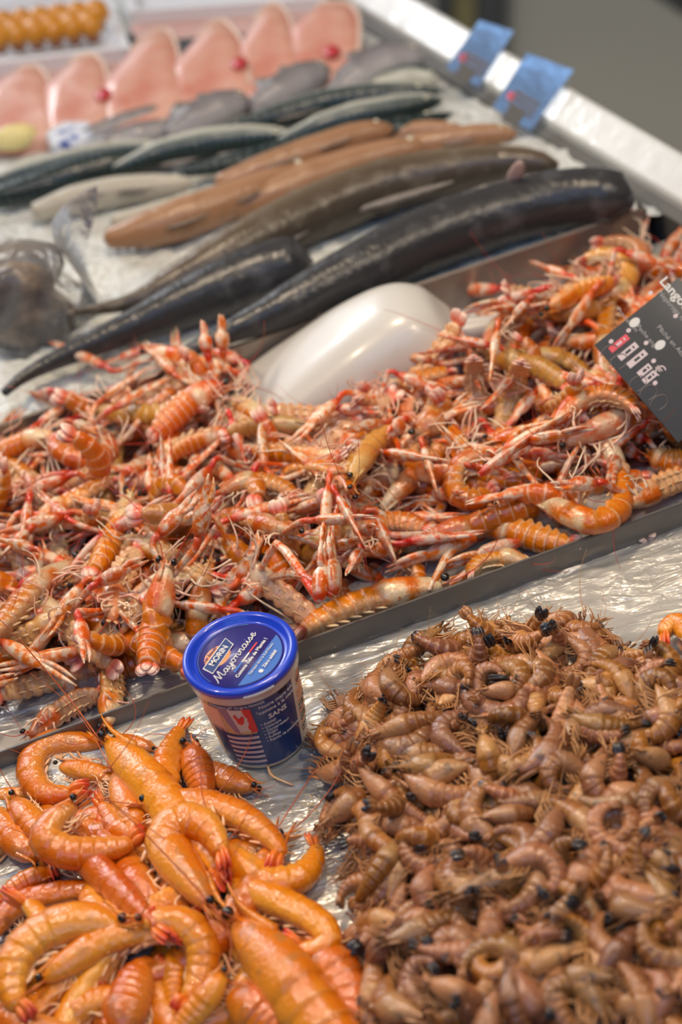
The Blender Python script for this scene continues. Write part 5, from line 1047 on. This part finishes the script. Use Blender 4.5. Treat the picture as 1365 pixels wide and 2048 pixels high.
hq = Heap(.1, .4, 1.0, 1.4, .003)
hand('prawn', hq, [(1345, 1420), (1400, 1400), (1420, 1330), (1380, 1265), (1345, 1250), (1325, 1280), (1330, 1300)], 66, 'R', 10, .01, 700, 'cooked_prawn', 'orange prawn at the picture edge behind the brown shrimps, its curled back showing', 'prawn', 'two prawns beyond the brown shrimps')
hand('prawn', hq, [(1340, 1385), (1380, 1370), (1440, 1360), (1500, 1380)], 50, 'L', 30, .0, 701, 'cooked_prawn', 'orange prawn head with black eye touching the brown shrimps at the picture edge', 'prawn', 'two prawns beyond the brown shrimps')
# --- langoustines
hn = Heap(-.52, .48, 1.14, 1.86, .004); X, Y = hn.grid()
A1, A2 = FA + FN * .006, FB + FN * .006; B1, B2 = BA - BN * .004, P(1290, 500, .004) - BN * .004
npoly = [P(-330, 1690, .004), A1 + FD * .0, A2, P(1500, 600, .004), P(1330, 515, .015), P(1225, 530, .015), P(1080, 590, .012), P(950, 650, .01), B1 + BDv * 1.0 * ((P(600, 730, .004) - B1) @ BDv), B1 + BDv * ((P(-300, 1030, .004) - B1) @ BDv)]
mk = inside(X, Y, npoly); mk &= ((X - FA[0]) * FN[0] + (Y - FA[1]) * FN[1] > .010) & ((X - BA[0]) * BN[0] + (Y - BA[1]) * BN[1] < -.008)
mk &= ((X - RA[0]) * RN[0] + (Y - RA[1]) * RN[1] < -.02)
dfr = (X - FA[0]) * FN[0] + (Y - FA[1]) * FN[1]; dbk = -((X - BA[0]) * BN[0] + (Y - BA[1]) * BN[1]); ed = edge_dist(X, Y, npoly) * mk
tg = np.where(mk, .020 + .040 * (1 - np.exp(-np.minimum(dfr, np.where(X < .02, dbk + .08, dbk)) / .06)), 0)
sp0 = [P(x, y, .02) for x, y in [(520, 800), (560, 700), (870, 610), (930, 700), (900, 760), (560, 850)]]; insc = inside(X, Y, sp0); 
h0 = np.where(mk, np.maximum(.004, tg - .042), 0); hn.H = h0.copy(); hn.H[insc] = np.maximum(hn.H[insc], .03); tg = np.where(insc, .0, tg)
M_moundn = material('shaded_lower_langoustines', lambda t: mix_(t, noise_(t, 50, 3, oc(t)), (.08, .015, .01), (.28, .08, .045)), .45, coat=.3)  # shell colours darkened to paint shade into the langoustine gaps
mound('langoustine_underlayer', hn, h0, mk & (ed > .012), M_moundn, 'lower layers of the langoustine heap, shade of the gaps painted in', 'langoustine', amp=.006, fr=40)
VN = [variant('neph', L, a, c, 800 + i, side=s_) for i, (L, a, c, s_) in enumerate([(.150, .0125, .4, .1), (.155, .0130, 1.0, .1), (.145, .0120, 2.0, 0), (.150, .0130, 2.8, .1), (.155, .0125, -.3, 0), (.140, .0120, .8, .2), (.150, .0130, 3.4, .1), (.145, .0125, .2, -.2)])]
packn = pack(hn, mk & ((ed > .012) | (X < 0)) & ~insc, tg, VN, 190, 21, [0, math.pi, 1.57, 1.2, -1.57, .6, 2.4, 1.8], sc=(.88, 1.08), q=.72, maxz=.010, sink=.35, lim=lambda w: np.mean(over(w)) > .004 or np.mean(insc[hn.ij(w)]) > .01)
NE = [
 ([(150, 1128), (95, 1162), (50, 1205), (10, 1250), (-30, 1290)], 64, 'R', 20, 0, 'langoustine with a white shell back at the picture edge, black eye toward the middle'),
 ([(165, 1222), (92, 1252), (22, 1288), (-50, 1322)], 56, 'R', -20, 0, 'orange langoustine tail with a toothed edge below the white backed one'),
 ([(335, 1130), (322, 1195), (305, 1270), (292, 1345)], 66, 'L', 88, .004, 'tan langoustine seen from above with both black eyes, pointing away from the tub'),
 ([(262, 990), (238, 1050), (212, 1105), (180, 1155)], 58, 'L', 60, .002, 'smooth orange langoustine tail lying slantwise above the yellow one'),
 ([(60, 1055), (120, 1015), (190, 978), (240, 955)], 46, 'L', 40, .002, 'straight orange langoustine tail near the picture edge, upper part of the heap'),
 ([(225, 1240), (232, 1180), (262, 1120), (290, 1090)], 58, 'L', -60, .004, 'yellow langoustine lying belly up with gathered legs'),
 ([(530, 1135), (470, 1170), (415, 1212), (372, 1258)], 74, 'R', 20, .004, 'langoustine with pale cream shell and black eye just beyond the tub lid'),
 ([(215, 1450), (222, 1400), (222, 1350), (212, 1318)], 54, 'L', -50, .008, 'langoustine with a round orange tail end facing the viewer, near the tray wall'),
 ([(430, 1262), (370, 1288), (300, 1318), (235, 1340), (215, 1370)], 64, 'L', 40, .004, 'deep orange ringed langoustine tail touching the tub lid'),
 ([(885, 1174), (830, 1182), (765, 1200), (700, 1222), (640, 1248), (585, 1280)], 76, 'R', 10, .004, 'biggest langoustine lying along the tray wall, cream teeth along its tail'),
 ([(930, 1062), (985, 1052), (1040, 1066), (1100, 1084), (1165, 1094)], 62, 'R', 10, .006, 'langoustine with white toothed tail lying along the wall beyond the biggest one'),
 ([(700, 1092), (740, 1060), (800, 1048), (870, 1060)], 58, 'L', 40, 0, 'orange langoustine body behind the biggest one'),
 ([(1060, 985), (1130, 1022), (1195, 1045), (1240, 1015), (1240, 955), (1205, 925)], 56, 'R', 10, .006, 'orange red langoustine curled like a big hook near the wall end'),
 ([(1010, 905), (955, 915), (918, 940), (912, 985), (950, 1000), (1000, 975)], 52, 'R', 10, .006, 'orange langoustine curled into a ring with white tipped tail'),
 ([(590, 1062), (530, 1052), (470, 1035), (410, 1045)], 50, 'R', 30, .004, 'pinkish langoustine with many pale legs in the middle of the heap'),
 ([(620, 852), (560, 850), (500, 852), (440, 872)], 42, 'L', 70, .006, 'yellowish langoustine tail lying level below the scoop tip'),
 ([(480, 862), (420, 872), (360, 895), (320, 930)], 46, 'L', -60, .006, 'pale yellow langoustine showing its folded legs, left of the scoop'),
 ([(700, 912), (640, 912), (560, 905), (490, 900)], 46, 'L', -40, .002, 'dark yellow langoustine tail across the middle of the heap'),
 ([(700, 985), (680, 955), (630, 938), (580, 945), (555, 975)], 46, 'R', 10, .004, 'brownish curled langoustine with toothed edge below the dark yellow one'),
 ([(440, 985), (500, 965), (560, 975), (600, 1000)], 48, 'L', 30, .004, 'pink langoustine back with thin legs, middle of the heap'),
 ([(450, 770), (400, 790), (345, 835), (300, 880)], 62, 'L', -10, .010, 'langoustine on top of the heap with pale legs and claws raised toward the fish'),
 ([(735, 812), (780, 790), (830, 765), (880, 750), (915, 740)], 50, 'L', 30, .006, 'langoustine with black eye lying before the scoop, orange tail toward the card'),
 ([(830, 870), (862, 845), (880, 815), (862, 790)], 60, 'R', 10, .008, 'langoustine with a bright orange tail bent into a ball before the scoop'),
 ([(960, 700), (1020, 722), (1080, 738), (1150, 780)], 52, 'L', 60, .006, 'smooth orange langoustine tail pointing at the price card'),
 ([(980, 885), (1060, 872), (1120, 856), (1175, 830)], 52, 'R', 40, .006, 'ringed tan langoustine tail lying below the price card'),
 ([(1110, 850), (1150, 812), (1200, 790), (1250, 800), (1280, 830)], 50, 'L', 20, .006, 'orange langoustine arching under the price card corner'),
 ([(970, 700), (1000, 655), (1040, 625), (1085, 635), (1110, 670)], 44, 'L', 10, .006, 'pale pink langoustine bent like an arch near the back of the tray'),
 ([(1090, 615), (1140, 590), (1195, 572), (1240, 560)], 48, 'R', -40, .008, 'langoustine lying belly up with orange legs raised, highest corner of the heap'),
 ([(1250, 1010), (1300, 985), (1360, 960), (1420, 950)], 56, 'L', -60, .006, 'langoustine on its back with cream legs at the wall end of the tray'),
 ([(1300, 905), (1345, 925), (1400, 915)], 52, 'R', 20, .008, 'yellow langoustine at the picture edge below the price card'),
 ([(700, 960), (735, 905), (775, 865), (800, 850)], 48, 'R', 10, .004, 'grey pink langoustine with dark eye standing slantwise in the middle'),
 ([(110, 870), (60, 880), (0, 905), (-40, 930)], 46, 'L', 30, .006, 'pink langoustine with red joints at the far edge of the heap'),
 ([(1060, 1130), (1010, 1120), (960, 1130), (940, 1160)], 50, 'R', 10, .006, 'red orange langoustine tail end bent over at the tray wall'),
 ([(60, 1470), (110, 1430), (160, 1400), (215, 1385)], 52, 'L', -30, .004, 'whitish langoustine with long thin legs above the prawns'),
]
CL = {9: [[(905, 1100, .004), (950, 1075, .004), (770, 1140, .006)], [(1010, 1100, -.004), (1040, 1085, 0), (880, 1135, .002)]],
      20: [[(420, 725, .02), (415, 705, .03), (405, 640, .055)], [(445, 720, .02), (447, 700, .03), (442, 628, .06)]],
      21: [[(700, 870, .006), (695, 885, .008), (770, 905, .01)], [(800, 900, .01), (770, 905, .012), (905, 925, .014)]],
      6: [[(560, 1090, .02), (640, 1200, .02), (648, 1080, .045)], [(600, 1150, .02), (668, 1190, .02), (662, 1060, .045)]],
      16: [[(350, 960, .01), (330, 985, .01), (322, 870, .035)], [(370, 950, .01), (340, 990, .012), (340, 872, .035)]],
      17: [[(560, 960, .01), (530, 935, .01), (518, 790, .03)], [(640, 950, .012), (620, 930, .012), (560, 880, .02)]],
      25: [[(1050, 900, .01), (960, 950, .012), (1080, 860, .02)], [(1040, 860, .01), (1010, 900, .012), (1150, 820, .02)]],
      10: [[(850, 1075, .0), (800, 1090, .0), (700, 1110, .004)], [(780, 1070, .01), (750, 1035, .012), (795, 1130, .008)]]}
ns = []
for i, (px, w, sd, rl, ly, lab) in enumerate(NE):
    o, w_ = hand('neph', hn, px, w, sd, rl, layer=ly, seed=900 + i, name='langoustine', label=lab.replace('left of the scoop', 'on the bag side of the scoop'), cat='langoustine', group='langoustines in the tray', claws=CL.get(i)); ns.append(w_)
cnt = visible([p[3] for p in packn] + ns, 12); keep = [k for k in range(len(packn)) if cnt[k] >= 6]; it = []
for k in keep:
    w = packn[k][3]; hd, tl = Q(w[:10].mean(0)), Q(w[VN[packn[k][0]]['body'] - 20:VN[packn[k][0]]['body']].mean(0)); b = VN[packn[k][0]]['curl']
    it.append((*Q(w.mean(0)), ('straight' if abs(b) < .9 else 'bent' if b < 2.2 else 'curled') + ' langoustine, head ' + ('up' if hd[1] < tl[1] - 60 else 'down' if hd[1] > tl[1] + 60 else 'left' if hd[0] < tl[0] else 'right')))
lb = row_labels(it, 75, lambda look, c_, r_: '%s, %s from left in the %s heap row' % (look, c_, r_))
for k, l in zip(keep, lb): place(VN[packn[k][0]], packn[k][1], packn[k][2], 'langoustine', l, 'langoustine', 'langoustines in the tray')
print('NEPH', len(packn), len(keep))
# --- loose bits on the film
m = MB(); tube(m, [P(536, 1532, .004), P(545, 1552, .003), P(585, 1570, .002)], .0014, .0009, n=6, k=8); tag(obj('broken_prawn_leg', m.mesh('broken_prawn_leg', M_cream)), 'broken orange prawn leg lying at the foot of the tub', 'prawn leg')
m = MB(); rg = random.Random(9)
for i in range(70): c = P(rg.gauss(618, 22), rg.gauss(1612, 22), .0012); r = rg.uniform(.0004, .0009); blob(m, c, r, r * 1.4, r * .7, n=5, m=3)
tag(obj('crumbs', m.mesh('crumbs', material('pale_crumb', (.62, .50, .30), .5))), 'pale crumbs scattered on the film between prawns and brown shrimps', 'crumbs', kind='stuff')
# every source mesh that no object uses goes
for me in list(bpy.data.meshes):
    if me.users == 0: bpy.data.meshes.remove(me)
